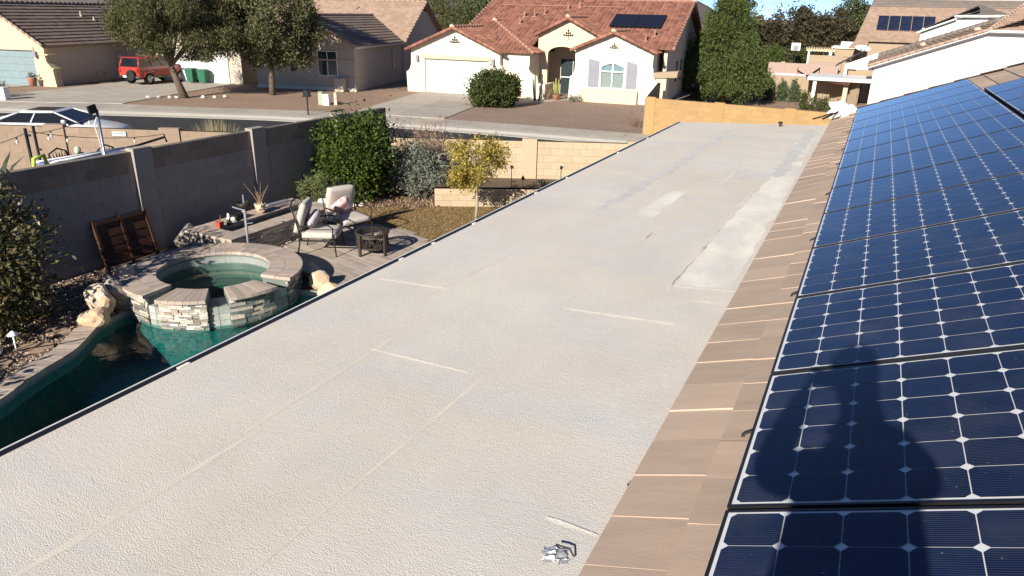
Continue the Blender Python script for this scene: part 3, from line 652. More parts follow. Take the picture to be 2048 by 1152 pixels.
# ------------------------------------------------------------------ solar panels
PITCH = 1.0085; PWD = 0.991; PLN = 1.622; LIFT = 0.115
cs = 0.156; cc = 0.0165
b = MB(); h = cs/2-0.0008; q = h-cc
b.add([(-h,-q,0),(-q,-h,0),(q,-h,0),(h,-q,0),(h,q,0),(q,h,0),(-q,h,0),(-h,q,0)],[(0,1,2,3,4,5,6,7)])
cellm = b.mesh('cell','cell')
b = MB(); b.box(0.008,PLN-0.008,0.008,PWD-0.008,-0.008,0.0); backm = b.mesh('backsheet','backsheet')
b = MB()
for x0,x1,y0,y1 in ((0,PLN,0,0.011),(0,PLN,PWD-0.011,PWD),(0,0.011,0.011,PWD-0.011),(PLN-0.011,PLN,0.011,PWD-0.011)): b.box(x0,x1,y0,y1,-0.04,0.003)
framem = b.mesh('frame','black_metal')
def panel(x0, y0, label, group):
    t = thing('solar_panel', label, 'solar panel', (x0,y0,tz(x0)+LIFT-0.02), 0, group, rot=(0,-rad(20.9),0))
    link('frame',framem,t); link('backsheet',backm,t)
    for i in range(10):
        for j in range(6):
            link('cell',cellm,t,(0.022+cs/2+i*cs+(PLN-0.044-10*cs)/9*i, 0.022+cs/2+j*cs+(PWD-0.044-6*cs)/5*j, 0.0022))
    return t
ordw = ['nearest','second','third','fourth','fifth','sixth','seventh','eighth','ninth','tenth','eleventh','twelfth','thirteenth']
Y0 = 1.962-PITCH+0.009
for k in range(13):
    lab = {0:'nearest solar panel of the lower row, cut by the bottom edge, with the torso shadow',
           1:'solar panel in the lower row carrying the shadow of shoulders and raised arms',
           2:'solar panel in the lower row with only the tip of the head shadow on it',
           12:'last solar panel at the far end of the lower row, before the white house'}.get(k, 'blue solar panel, %s from the near end of the lower row along the tiles' % ordw[k])
    panel(-0.18, Y0+k*PITCH, lab, 'solar panels of the lower row')
for k in range(5):
    lab = ['far end panel of the upper row, beside bare roof tiles','second panel from the far end of the upper row of solar panels','third panel from the far end of the upper row of solar panels',
           'fourth panel from the far end of the upper row of solar panels','fifth panel from the far end of the upper row of solar panels'][k]
    panel(-0.18+1.655*ca, 12.06-PITCH*(k+1), lab, 'solar panels of the upper row')
for up_ in (0.35,1.25):
    t = thing('panel_rail','aluminium mounting rail under the lower row, %s' % ('nearer the eave' if up_ < 1 else 'higher up the slope'),'rail')
    b = MB(); x = -0.18+up_*ca; b.bar((x,Y0-0.1,tz(x)+0.045),(x,Y0+13*PITCH+0.1,tz(x)+0.045),0.04,0.045); b.build('rail','black_metal',t)
    for k in range(9):
        if up_ < 1:
            hy = Y0+0.35+k*1.43+rn.uniform(-.3,.3); b = MB(); b.bar((-0.16,hy,tz(-0.155)+0.05),(-0.215,hy,tz(-0.215)+0.034),0.016,0.008); b.box(-0.222,-0.21,hy-0.008,hy+0.008,tz(-0.24)+0.012,tz(-0.24)+0.04); b.build('hook_or_shade_bar','dark_gap',t)  # dark bars drawn as the shadows of raised tile edges, not mounting parts
        b = MB(); yy = Y0+0.4+k*1.5; b.box(x-0.04,x+0.04,yy,yy+0.06,tz(x)-0.01,tz(x)+0.03); b.build('foot','alu',t)

# the photographer, who stands behind the camera and throws the shadow on the panels
def person():
    t = thing('person','person in dark shirt standing on the roof holding up a phone','person',(0.0,0.0,0.0))
    V = [(0.09,-.47,4.12),(0.10,-.48,4.36),(0.10,-.48,4.52),(0.085,-.47,4.71),(0.06,-.45,4.79),(0.04,-.43,4.88),
         (0.20,-.47,4.65),(0.265,-.33,4.50),(0.10,-.12,4.44),
         (-0.01,-.46,4.50),(-0.17,-.30,4.36),(-0.10,-.07,4.57),
         (0.175,-.47,4.06),(0.19,-.44,3.68),(0.20,-.48,3.33),(0.20,-.36,3.27),
         (0.005,-.47,4.06),(0.0,-.44,3.64),(-0.01,-.48,3.25),(-0.01,-.36,3.20)]
    E = [(0,1),(1,2),(2,3),(3,4),(4,5),(2,6),(6,7),(7,8),(2,9),(9,10),(10,11),(0,12),(12,13),(13,14),(14,15),(0,16),(16,17),(17,18),(18,19)]
    Rr = [.17,.17,.135,.06,.08,.095,.075,.06,.038,.075,.062,.045,.10,.07,.048,.04,.10,.07,.048,.04]
    for w,sx in ((8,-1),(11,1)):                     # fingers closing round the phone
        for k in range(4):
            o = len(V); z = V[w][2]-0.03+0.02*k
            V += [(V[w][0]-sx*0.012*0,V[w][1]+0.03,z),(V[w][0]+sx*0.02,V[w][1]+0.05,z)]; E += [(w,o),(o,o+1)]; Rr += [.009,.008]
    me = bpy.data.meshes.new('body'); me.from_pydata(V,E,[]); me.materials.append(M['shirt'])
    o = link('body',me,t); sk = o.modifiers.new('skin','SKIN'); sk.use_smooth_shade = True
    for i,r in enumerate(Rr): me.skin_vertices[0].data[i].radius = (r,r*(0.78 if i < 3 else 1))
    me.skin_vertices[0].data[0].use_root = True
    sb = o.modifiers.new('sub','SUBSURF'); sb.levels = 2; sb.render_levels = 2
    b = MB(); b.rock((0.04,-.45,4.905),(0.098,0.11,0.108),3,3,0.03); b.build('hair','black_plastic',t,smooth=True)
    p = thing('phone','black phone held up in both hands','phone',(-0.055,-0.03,4.625))
    MB().box(-0.05,0.05,-0.008,0.0,-0.04,0.035).build('case','black_plastic',p)
person()

# litter on the roof
t = thing('foil_scrap','crumpled scrap of silver foil lying on the flat roof near the tile edge','foil',(-0.665,1.785,rz(-0.66,1.8)+0.002),rad(20))
b = MB(); k = 7; vs = []
for i in range(k+1):
    for j in range(k+1):
        u,w = i/k-.5,j/k-.5; vs.append((u*0.085+0.012*rn.uniform(-1,1),w*0.075+0.01*rn.uniform(-1,1),max(0.0,0.016*noise.noise((u*6,w*6,2))+0.004+0.005*rn.random()-0.02*(u*u+w*w))))
b.add(vs,[(i*(k+1)+j,(i+1)*(k+1)+j,(i+1)*(k+1)+j+1,i*(k+1)+j+1) for i in range(k) for j in range(k)]); b.build('foil','foil_dull',t)
b = MB(); b.tube([(0.0,0.03,0.02),(0.02,0.015,0.026),(0.045,0.012,0.022),(0.06,-0.006,0.006)],0.003,5); b.build('strip','dark_gap',t)
t = thing('plastic_bag','white crumpled plastic bag slumped at the far end of the tile strip','bag',(-0.42,14.25,tz(-0.42)))
b = MB(); b.rock((0,0,0.13),(0.20,0.2,0.17),5,3,0.6); b.rock((0.14,0.05,0.10),(0.15,0.15,0.12),6,3,0.6); b.rock((-0.10,-0.12,0.06),(0.14,0.14,0.09),8,3,0.6); b.build('bag','white_plastic',t)
b = MB(); b.tube([(-0.1,-0.15,0.1),(-0.3,-0.4,0.03),(-0.42,-0.55,0.0)],0.012,6); b.tube([(-0.05,-0.25,0.12),(-0.26,-0.6,0.02)],0.015,6); b.build('hose','black_plastic',t)
t = thing('roof_bracket','small dark bolt sticking up at the far edge of the flat roof','bolt',(-1.27,12.85,2.93))
b = MB(); b.lathe([(0,0.09),(0.035,0.085),(0.035,0.05),(0.015,0.045),(0.015,0),(0.05,0)],8); b.build('bolt','dark_gap',t)

# ------------------------------------------------------------------ back yard: ground, pool, spa
def smooth_loop(pts, k=4):
    n = len(pts); out = []
    for i in range(n):
        p0,p1,p2,p3 = [Vector((*pts[(i+j)%n],0)) for j in (-1,0,1,2)]
        for s in range(k):
            t = s/k; q = 0.5*((2*p1)+(p2-p0)*t+(2*p0-5*p1+4*p2-p3)*t*t+(3*p1-p0-3*p2+p3)*t**3); out.append((q.x,q.y))
    return out
POOL = smooth_loop([(-10.12,6.95),(-9.98,6.42),(-9.73,6.04),(-9.47,5.63),(-9.33,5.2),(-9.18,4.77),(-9.0,4.4),(-8.9,3.9),(-8.87,3.0),(-8.8,1.8),(-8.3,0.6),(-6.6,0.0),(-4.5,0.5),
       (-3.4,2.2),(-3.2,4.5),(-3.6,7.0),(-5.0,8.55),(-7.0,9.05),(-7.9,9.15)]+[(-9.58+1.22*math.cos(rad(a)),8.34+1.22*math.sin(rad(a))) for a in (28,8,-12,-32,-52,-72,-92,-108)])
SPA = Vector((-9.58,8.34,0))
HOLE = POOL[:len(POOL)-32]+[(-9.58+1.2*math.cos(rad(a)),8.34+1.2*math.sin(rad(a))) for a in range(30,252,14)]
YARD = [(-12.36,-7),(-2.25,-7),(-2.25,21.9),(-12.36,17.2)]
sheet('yard_ground', YARD, 0.0, 'gravel_dark', holes=[HOLE])
pf = link('pool_basin', None, kind='structure')
ZF = -0.78
n = len(POOL); b = MB(); b.add([(x,y,0.0) for x,y in POOL]+[(x,y,-0.24) for x,y in POOL],[(i,(i+1)%n,n+(i+1)%n,n+i) for i in range(n)]); b.build('waterline_tile','waterline_tile',pf)
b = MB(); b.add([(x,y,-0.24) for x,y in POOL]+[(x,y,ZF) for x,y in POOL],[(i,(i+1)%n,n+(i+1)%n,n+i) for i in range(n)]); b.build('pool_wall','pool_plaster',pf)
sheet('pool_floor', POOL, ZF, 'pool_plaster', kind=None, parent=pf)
sheet('pool_water', POOL, -0.10, 'pool_water')

def paver_between(name, A,B,C,D, z0, z1, m, parent):
    b = MB(); ctr = (Vector(A)+Vector(B)+Vector(C)+Vector(D))/4
    P = [(Vector(p)-ctr) for p in (A,B,C,D)]
    b.prism([(p.x,p.y) for p in P],0,z1-z0); return b.build(name,m,parent,(ctr.x,ctr.y,z0))
cp = thing('pool_coping','curved strip of narrow tan pavers edging the pool beside the gravel','coping',(0,0,0))
pl = [Vector((*p,0)) for p in POOL[:34]]; cum = [0]
for a,c in zip(pl,pl[1:]): cum.append(cum[-1]+(c-a).length)
def at(s):
    for i in range(len(pl)-1):
        if cum[i] <= s <= cum[i+1]+1e-9:
            d = (pl[i+1]-pl[i]).normalized(); return pl[i]+d*(s-cum[i]), d
    return pl[-1],(pl[-1]-pl[-2]).normalized()
s = 0.30
while s < cum[-1]-0.2:
    (p,d),(q,e) = at(s+0.004),at(s+0.098); np_,nq = Vector((d.y,-d.x,0)),Vector((e.y,-e.x,0))
    if np_.dot(Vector((-1,-0.4,0))) < 0: np_ = -np_
    if nq.dot(Vector((-1,-0.4,0))) < 0: nq = -nq
    w = 0.27 if s > 0.6 else 0.24
    paver_between('paver',p-np_*0.03,q-nq*0.03,q+nq*w,p+np_*w,-0.03,0.03+RNG.uniform(-.003,.003),'paver',cp); s += 0.102

spa = thing('spa','raised round stone spa with paver rim and three spillways beside the pool','spa',tuple(SPA))
ZT = 0.345
def arc_wall(r0,r1,a0,a1,z0,z1,n=None):
    n = n or max(3,int(abs(a1-a0)/5)); b = MB()
    b.lathe([(r0,z0),(r0,z1),(r1,z1),(r1,z0),(r0,z0)],n,a0=rad(a0),a1=rad(a1))
    for a in (a0,a1):
        c,s_ = math.cos(rad(a)),math.sin(rad(a)); b.add([(r0*c,r0*s_,z0),(r1*c,r1*s_,z0),(r1*c,r1*s_,z1),(r0*c,r0*s_,z1)],[(0,1,2,3)])
    return b
GAPS = [(-88,-77),(-48,-35),(-5,10)]
arc_wall(0.93,1.37,10,272,-0.16,ZT).build('shell','spa_plaster',spa)
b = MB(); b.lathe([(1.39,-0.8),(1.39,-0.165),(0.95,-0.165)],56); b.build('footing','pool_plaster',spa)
arc_wall(0.95,1.42,-77,-48,-0.16,ZT).build('shell','spa_plaster',spa)
arc_wall(0.95,1.42,-35,-5,-0.16,ZT).build('shell','spa_plaster',spa)
for a0,a1 in GAPS: arc_wall(0.93,1.36,a0,a1,-0.16,0.20).build('spillway','slate',spa)
b = MB(); b.lathe([(0.0,-0.72),(0.55,-0.72),(0.55,-0.12),(0.94,-0.10),(0.94,0.16)],48); b.build('bench','spa_floor',spa)
b = MB(); b.lathe([(0.56,-0.117),(0.935,-0.097)],48); b.build('seat_ring','spa_plaster',spa)
b = MB(); b.lathe([(0.928,0.16),(0.928,0.30)],48,a0=rad(10),a1=rad(272)); b.build('waterline_tile','waterline_tile',spa)
b = MB(); b.lathe([(0.0,0.185),(0.95,0.185)],48); b.build('water','spa_water',spa)
def ring(r0,r1,a0,a1,n,z0=ZT,z1=ZT+0.055,gap=0.004):
    for i in range(n):
        t0 = rad(a0+(a1-a0)*i/n); t1 = rad(a0+(a1-a0)*(i+1)/n); g = gap/r0
        f = lambda r,t: Vector((r*math.cos(t),r*math.sin(t),0))
        paver_between('paver',f(r0,t0+g/2),f(r1,t0+g/2*r0/r1),f(r1,t1-g/2*r0/r1),f(r0,t1-g/2),z0,z1+RNG.uniform(-.002,.002),'paver',spa)
ring(0.905,1.165,10,272,46); ring(1.171,1.455,10,272,56)
ring(0.99,1.53,-77,-48,7); ring(0.99,1.53,-35,-5,7)
unit = MB().box(-0.5,0.5,-0.5,0.5,-0.5,0.5); unit_l = unit.mesh('ledger_stone','ledger'); unit_w = unit.mesh('ledger_stone','ledger_wet'); unit_s = unit.mesh('slate_tile','slate')
def ledge_arc(r,a0,a1,z0,z1,wet=0.2,maxw=0.24):
    z = z0
    while z < z1-0.01:
        h = min(RNG.choice([.024,.03,.036,.05]),z1-z); a = a0
        while a < a1-0.6:
            w = min(RNG.uniform(0.07,maxw)/r*57.3,a1-a); am = rad(a+w/2); pr = RNG.uniform(0.0,0.03)
            link('ledger_stone',unit_w if RNG.random() < wet+0.5*(z < 0.0) else unit_l,spa,((r+pr-0.02)*math.cos(am),(r+pr-0.02)*math.sin(am),z+h/2),(0,0,am),(0.06,rad(w)*r-0.004,h-0.004)); a += w
        z += h
ledge_arc(1.43,-77,-48,-0.12,ZT-0.005,0.1); ledge_arc(1.43,-35,-5,-0.12,ZT-0.005,0.4)
ledge_arc(1.38,200,272,-0.1,ZT-0.005,0.2,0.3); ledge_arc(1.38,10,55,-0.1,ZT-0.005,0.8,0.3)
for a0,a1 in GAPS:
    for k in range(3):
        for j in range(2):
            aw = (a1-a0)/2; am = rad(a0+aw*(j+0.5)); link('slate_tile',unit_s,spa,(1.365*math.cos(am),1.365*math.sin(am),-0.04+0.115*k-0.03),(0,0,am),(0.03,rad(aw)*1.37-0.006,0.109))
for j in range(2):
    for a0,a1 in GAPS:
        aw = (a1-a0)/2; am = rad(a0+aw*(j+0.5)); link('slate_tile',unit_s,spa,(1.15*math.cos(am),1.15*math.sin(am),0.208),(0,0,am),(0.40,rad(aw)*1.1-0.006,0.016))

def boulder(x,y,z,r,seed,m,label,grp=None,rz=0):
    o = thing('boulder',label,'boulder',(x,y,z),rz,grp); MB().rock((0,0,0),r,seed,3,0.35).build('stone',m,o); return o
def rockthing(x,y,z,r,seed,m,label,cat='rock',name='boulder',grp=None):
    o = MB().rock((0,0,0),r,seed,3,0.24).build(name,m,None,(x,y,z)); o['label'] = label; o['category'] = cat
    if grp: o['group'] = grp
G1 = 'boulders round the spa'
rockthing(-10.24,6.62,0.25,(.25,.22,.27),1,'boulder','tan boulder leaning above the coping end left of the spa','boulder',grp=G1)
rockthing(-10.06,6.42,0.10,(.25,.24,.17),2,'boulder','low flat-topped tan boulder sitting on the end of the pool coping','boulder',grp=G1)
rockthing(-10.27,6.98,0.24,(.27,.23,.30),13,'boulder_grey','pink grey boulder in the middle of the three left of the spa','boulder',grp=G1)
rockthing(-10.62,7.42,0.22,(.24,.24,.36),4,'boulder','upright orange boulder touching the left side of the spa wall','boulder',grp=G1)
rockthing(-8.62,9.62,0.14,(.22,.20,.15),5,'boulder','flat topped orange boulder nearest the chair right of the spa','boulder',grp=G1)
rockthing(-8.12,9.28,0.12,(.22,.19,.19),6,'boulder','angular orange boulder between two others right of the spa','boulder',grp=G1)
rockthing(-7.62,8.98,0.10,(.27,.20,.17),27,'boulder','orange boulder next to the roof edge right of the spa','boulder',grp=G1)
rockthing(-8.4,9.3,-0.15,(.3,.25,.2),28,'boulder_grey','dark low boulder in shade against the right side of the spa','boulder',grp=G1)
rockthing(-11.78,9.72,0.22,(.30,.28,.30),9,'boulder_grey','peaked grey boulder against the end of the stone fire trough','boulder',grp=G1)
rockthing(-11.3,9.36,0.14,(.28,.22,.20),10,'boulder_grey','low pale grey boulder behind the rim of the spa','boulder',grp=G1)

# gravel pebbles by the pool, flagstones
def inside(x,y,poly):
    c = False; n = len(poly)
    for i in range(n):
        x1,y1 = poly[i]; x2,y2 = poly[i-1]
        if (y1 > y) != (y2 > y) and x < (x2-x1)*(y-y1)/(y2-y1)+x1: c = not c
    return c
flags = [(-10.02,5.45,.24,.17,.5),(-10.28,5.95,.22,.15,.3),(-10.0,4.85,.25,.18,.9)]
for i,(x,y,a,c,rz_) in enumerate(flags):
    b = MB(); k = 9; b.prism([(a*math.cos(6.28*j/k)*RNG.uniform(.85,1.1),c*math.sin(6.28*j/k)*RNG.uniform(.85,1.1)) for j in range(k)],-0.02,0.028)
    o = b.build('stepping_stone','flagstone',None,(x,y,0),(0,0,rz_)); o['label'] = ['reddish flagstone in the gravel crossed by a dark cable','pale flagstone in the gravel nearest the boulders','flagstone in shade at the left edge of the gravel'][i]; o['category'] = 'stepping stone'; o['group'] = 'stepping stones in the gravel'
rs = np.random.RandomState(5); b = MB(); cnt = 0
oct_f = [(0,2,4),(2,1,4),(1,3,4),(3,0,4),(2,0,5),(1,2,5),(3,1,5),(0,3,5)]
while cnt < 5200:
    x = rs.uniform(-12.2,-9.1); y = rs.uniform(4.3,8.2)
    if inside(x,y,POOL) or (Vector((x,y,0))-SPA).length < 1.45: continue
    if any(abs(x-f[0]) < f[2]*0.8 and abs(y-f[1]) < f[3]*0.8 for f in flags): continue
    r = rs.uniform(0.012,0.026); R3 = Matrix.Rotation(rs.uniform(0,6.28),3,(rs.rand()-.5,rs.rand()-.5,1))
    b.add([Vector((x,y,0.004))+R3@Vector(v) for v in ((r,0,0),(-r*1.1,0.003,0),(0,r*.8,0),(0,-r*.8,0.002),(0,0,r*.75),(0,0,-r*.6))],oct_f); cnt += 1
b.build('pebbles','pebble',kind='stuff',label='loose tan and brown gravel beside the pool',cat='gravel')
b = MB(); b.tube([(-10.25,4.75,.03),(-10.02,5.35,.045),(-9.75,5.75,.03),(-9.66,5.98,.03)],0.008,6); b.build('cable','black_plastic',label='thin dark cable lying across the gravel and flagstone',cat='cable')

def mushroom_light(x,y,label,m='white_plastic'):
    t = thing('path_light',label,'path light',(x,y,0),0,'garden path lights')
    b = MB(); b.tube([(0,0,-0.05),(0,0,0.26)],0.012,8); b.build('stem',m,t,smooth=True)
    b = MB(); b.lathe([(0,0.325),(0.02,0.315),(0.075,0.265),(0.07,0.258),(0.012,0.255)],16); b.build('shade',m,t,smooth=True)
mushroom_light(-11.06,14.6,'white mushroom path light in front of the citrus tree')
mushroom_light(-10.13,5.27,'white mushroom path light in the gravel at the left edge')
rockthing(-10.3,5.1,0.07,(.13,.11,.09),41,'white_rock','white rock beside the path light in the gravel','rock','rock')
for i,(x,y,r,l) in enumerate([(-11.22,14.45,.09,'pale rock just left of the path light by the citrus'),(-10.95,14.25,.08,'round pale rock right of the path light by the citrus'),(-11.08,14.1,.10,'pale rock at the lawn edge below the path light')]):
    rockthing(x,y,0.04,(r,r*.8,r*.7),50+i,'white_rock',l,'rock','rock',grp='rocks at the lawn edge')
rockthing(-11.05,12.95,0.33,(.20,.17,.15),55,'white_rock','white rock heap between the trough end and the green bush','rock','rock')

# stone fire trough
tr = thing('fire_trough','long raised stone trough with tan paver top along the grey wall','planter',(-10.95,11.1,0))
X0,X1,YA,YB = -0.72,0.50,-1.52,1.50
IN = (-0.24,0.12,-1.12,1.18)
b = MB(); b.box(X0,IN[0],YA,YB,-0.1,0.39); b.box(IN[1],X1,YA,YB,-0.1,0.39); b.box(IN[0],IN[1],YA,IN[2],-0.1,0.39); b.box(IN[0],IN[1],IN[3],YB,-0.1,0.39); b.build('core','paver_bed',tr)
MB().box(IN[0],IN[1],IN[2],IN[3],0.2,0.30).build('bed','soil',tr)
b = MB()
for k in range(900):
    x = rs.uniform(IN[0]+.02,IN[1]-.02); y = rs.uniform(IN[2]+.02,IN[3]-.02); r = rs.uniform(.012,.026); R3 = Matrix.Rotation(rs.uniform(0,6.28),3,(rs.rand()-.5,rs.rand()-.5,1))
    b.add([Vector((x,y,0.31))+R3@Vector(v) for v in ((r,0,0),(-r,0,0),(0,r*.8,0),(0,-r*.8,0),(0,0,r*.8),(0,0,-r*.6))],oct_f)
b.build('fire_glass','fire_glass',tr,kind='stuff')
def pave_rect(x0,x1,y0,y1,nx,ny,z0,z1,parent,m='paver'):
    for i in range(nx):
        for j in range(ny):
            xa,xb = x0+(x1-x0)*i/nx+.002,x0+(x1-x0)*(i+1)/nx-.002; ya,yb = y0+(y1-y0)*j/ny+.002,y0+(y1-y0)*(j+1)/ny-.002
            paver_between('paver',(xa,ya,0),(xb,ya,0),(xb,yb,0),(xa,yb,0),z0,z1+RNG.uniform(-.002,.002),m,parent)
pave_rect(IN[1],X1+0.03,YA-.03,YB+.03,1,22,0.39,0.45,tr); pave_rect(X0-.03,IN[0],YA-.03,YB+.03,2,22,0.39,0.45,tr)
pave_rect(IN[0],IN[1],YA-.03,IN[2],2,3,0.39,0.45,tr); pave_rect(IN[0],IN[1],IN[3],YB+.03,2,2,0.39,0.45,tr)
z = 0.0
while z < 0.375:
    h = min(RNG.choice([.028,.036,.045]),0.385-z); y = YA
    while y < YB-0.03:
        w = min(RNG.uniform(.12,.34),YB-y); link('ledger_stone',unit_l,tr,(X1+RNG.uniform(-.012,.012),y+w/2,z+h/2),(0,0,0),(.06,w-.004,h-.004)); y += w
    x = X0
    while x < X1-0.05:
        w = min(RNG.uniform(.12,.3),X1-x); link('ledger_stone',unit_l,tr,(x+w/2,YA+RNG.uniform(-.01,.01),z+h/2),(0,0,0),(w-.004,.05,h-.004)); x += w
    z += h

# things on and around the trough
t = thing('flower_pot','small red square pot with a dry stalk at the near end of the trough','pot',(-11.24,10.06,0.45))
b = MB(); b.add([(-.05,-.05,0),(.05,-.05,0),(.05,.05,0),(-.05,.05,0),(-.06,-.06,.12),(.06,-.06,.12),(.06,.06,.12),(-.06,.06,.12),(-.045,-.045,.1),(.045,-.045,.1),(.045,.045,.1),(-.045,.045,.1)],
  [(3,2,1,0),(0,1,5,4),(1,2,6,5),(2,3,7,6),(3,0,4,7),(4,5,9,8),(5,6,10,9),(6,7,11,10),(7,4,8,11),(8,9,10,11)]); b.build('pot','red_glaze',t)
b = MB(); b.tube([(0.01,0,.08),(.03,0,.18),(.035,.01,.26)],[.012,.008,.004],6); b.tube([(-.03,.01,.1),(-.035,.01,.16)],.012,6); b.build('stalk','twig',t)
t = thing('figurine','tiny dark green and white garden figurine beside the red pot','figurine',(-11.24,10.3,0.45))
b = MB(); b.lathe([(0,0),(.05,0),(.055,.06),(.03,.1),(.04,.12)],10); b.build('base','green_dark_glaze',t,smooth=True)
b = MB(); b.lathe([(.03,.1),(.045,.13),(.03,.16),(.022,.17),(.028,.2),(.02,.23),(0,.24)],10); b.build('figure','white_plastic',t,smooth=True)
t = thing('utility_box','low black box with a pale lid on the back of the trough','box',(-11.42,10.72,0.45),rad(5))
MB().box(-.1,.1,-.14,.14,0,.10).build('box','black_plastic',t); b = MB(); b.box(-.11,.11,-.15,-.02,.10,.115); b.box(-.11,.11,.02,.15,.10,.115); b.build('lid','black_plastic',t)
rockthing(-11.35,10.52,0.49,(.09,.08,.05),60,'white_rock','white stone between the figurine and the black box','rock','rock')
t = thing('potted_plant','clay pot holding bare reddish branches behind the pole','potted plant',(-11.38,11.32,0.45))
b = MB(); b.lathe([(0,0),(.07,0),(.09,.05),(.12,.17),(.125,.2),(.105,.2),(.1,.16),(0,.15)],14); b.build('pot','clay_pale',t,smooth=True)
b = MB(); b.rock((.04,-.05,.12),(.13,.12,.1),61,2,.5); b.build('stone','clay_pale',t)
b = MB(); rn = random.Random(9)
for k in range(16):
    a = rn.uniform(0,6.28); L = rn.uniform(.25,.48); sp = rn.uniform(.1,.35); b.tube([(0,0,.15),(math.cos(a)*sp*.4*L,math.sin(a)*sp*.4*L,.15+L*.5),(math.cos(a)*sp*L,math.sin(a)*sp*L,.15+L*.9)],[.009,.006,.003],5)
for tip in [(-.17,-.23,.66),(.15,-.07,.70),(.30,-.01,.64)]: b.tube([(0,0,.16),(tip[0]*.4,tip[1]*.4,.38),tip],[.011,.008,.004],5)
b.build('branches','twig',t)
t = thing('grate','thin grey metal bar lying along the far back edge of the trough','bar',(-11.5,11.95,0.45)); b = MB(); b.bar((0,-.4,.03),(0.02,.5,.03),.03,.02); b.bar((-.12,-.2,.03),(-.1,.45,.02),.12,.02); b.build('bar','shutter_grey',t)
t = thing('bird_feeder','grey pole carrying a round black tray and a short side arm beside the trough','bird feeder',(-10.33,9.87,0))
b = MB(); b.tube([(0,0,-.1),(0,0,1.08)],.024,10); b.build('pole','shutter_grey',t,smooth=True)
b = MB(); b.lathe([(0,1.03),(.115,1.03),(.135,1.05),(.14,1.13),(.128,1.13),(.122,1.06),(0,1.05)],22); b.build('tray','iron',t,smooth=True)
b = MB(); b.tube([(0,0,1.05),(0,0,1.24)],.014,8); b.rock((0,0,1.25),(.022,.022,.022),1,1,.0); b.build('finial','shutter_grey',t)
b = MB(); b.tube([(0,0,.97),(-.12,-.06,1.0),(-.2,-.1,1.03)],.014,7); b.tube([(0,0,.93),(-.05,.0,.95)],.03,7); b.tube([(0,0,.7),(.13,.05,.73)],.008,6); b.build('arm','shutter_grey',t)
t = thing('wooden_panel','dark brown slatted wooden double panel leaning on the grey wall','panel',(-12.0,8.62,0.0),0,rot=(0,rad(-14),0))
for sy in (-1,1):
    for k in range(5):
        b = MB(); b.box(-.012,.012,sy*.28-.25,sy*.28+.25,.10+.165*k,.10+.165*k+.135); b.build('slat','bench_wood',t)
for y in (-.55,-.02,.52):
    b = MB(); b.box(-.03,.03,y,y+.05,0,.93); b.build('post','bench_wood',t)
for z in (.06,.84):
    b = MB(); b.box(.014,.034,-.5,.5,z,z+.06); b.build('rail','bench_wood',t)

# patio pavers
PAT = [(-10.38,9.55),(-10.38,12.75),(-9.9,12.95),(-9.2,13.02),(-8.6,12.88),(-8.1,12.6),(-7.6,12.2),(-7.15,11.7),(-6.7,11.0),(-6.2,10.0),(-5.8,9.0),(-6.9,8.9),(-7.6,9.15),(-8.3,9.4),(-8.75,9.65),(-9.3,9.85)]
pt = link('patio', None, kind='structure')
sheet('paver_bed', PAT, 0.006, 'paver_bed', kind=None, parent=pt)
th = rad(-15.0); ux = Vector((math.cos(th),math.sin(th),0)); uy = Vector((-ux.y,ux.x,0)); o0 = Vector((-8.5,11.2,0)); pw,pl_ = 0.15,0.58; cnt = 0
def clip_poly(sub, win):
    out = sub; area = sum(win[i-1][0]*win[i][1]-win[i][0]*win[i-1][1] for i in range(len(win)))
    w = win if area > 0 else win[::-1]
    for i in range(len(w)):
        a,c = w[i-1],w[i]; inp = out; out = []
        f = lambda p: (c[0]-a[0])*(p[1]-a[1])-(c[1]-a[1])*(p[0]-a[0])
        for j in range(len(inp)):
            p,q = inp[j-1],inp[j]; fp,fq = f(p),f(q)
            if (fp >= 0) != (fq >= 0): t_ = fp/(fp-fq); out.append((p[0]+(q[0]-p[0])*t_,p[1]+(q[1]-p[1])*t_))
            if fq >= 0: out.append(q)
        if not out: return []
    return out
for i in range(-24,25):
    off = RNG.random()*pl_
    for j in range(-7,8):
        a = j*pl_+off; cs_ = [o0+ux*(a+.003)+uy*(i*pw+.003),o0+ux*(a+pl_-.003)+uy*(i*pw+.003),o0+ux*(a+pl_-.003)+uy*((i+1)*pw-.003),o0+ux*(a+.003)+uy*((i+1)*pw-.003)]
        ctr = sum(cs_,Vector())/4
        if not inside(ctr.x,ctr.y,PAT): continue
        if (ctr-SPA).length < 1.35: continue
        if ctr.x > -6.6 : continue
        b = MB(); b.prism([(p.x-ctr.x,p.y-ctr.y) for p in cs_],0,.024+RNG.uniform(-.002,.002)); b.build('paver','paver_patio',pt,(ctr.x,ctr.y,.006)); cnt += 1
for k in range(4,12):                         # soldier course along the lawn
    pass
# lawn
LAWN = [(-11.3,13.3),(-10.9,13.9),(-10.2,14.5),(-9.5,14.9),(-9.3,15.1),(-4.5,17.9),(-3.0,17.0),(-3.5,9.5),(-5.8,9.05),(-6.7,11.0),(-7.15,11.7),(-7.6,12.2),(-8.1,12.6),(-8.6,12.88),(-9.2,13.02),(-9.9,12.95),(-10.4,12.75)]
sheet('lawn', LAWN, 0.004, 'lawn_soil')
rs = np.random.RandomState(8); P = []
while len(P) < 42000:
    c = rs.uniform((-11.3,11.0),(-4.8,17.0),(4000,2))
    P += [q for q in c.tolist() if inside(q[0],q[1],LAWN)]
P = np.array(P[:42000]); P = np.c_[P,rs.uniform(.006,.03,len(P))]
link('grass',leaf_mesh('grass',P,0.05,'lawn_blade',3,aspect=6,up=0.2,droop=0.0),None,kind='stuff',label='short dormant yellow lawn beside the patio',cat='grass')
P = []
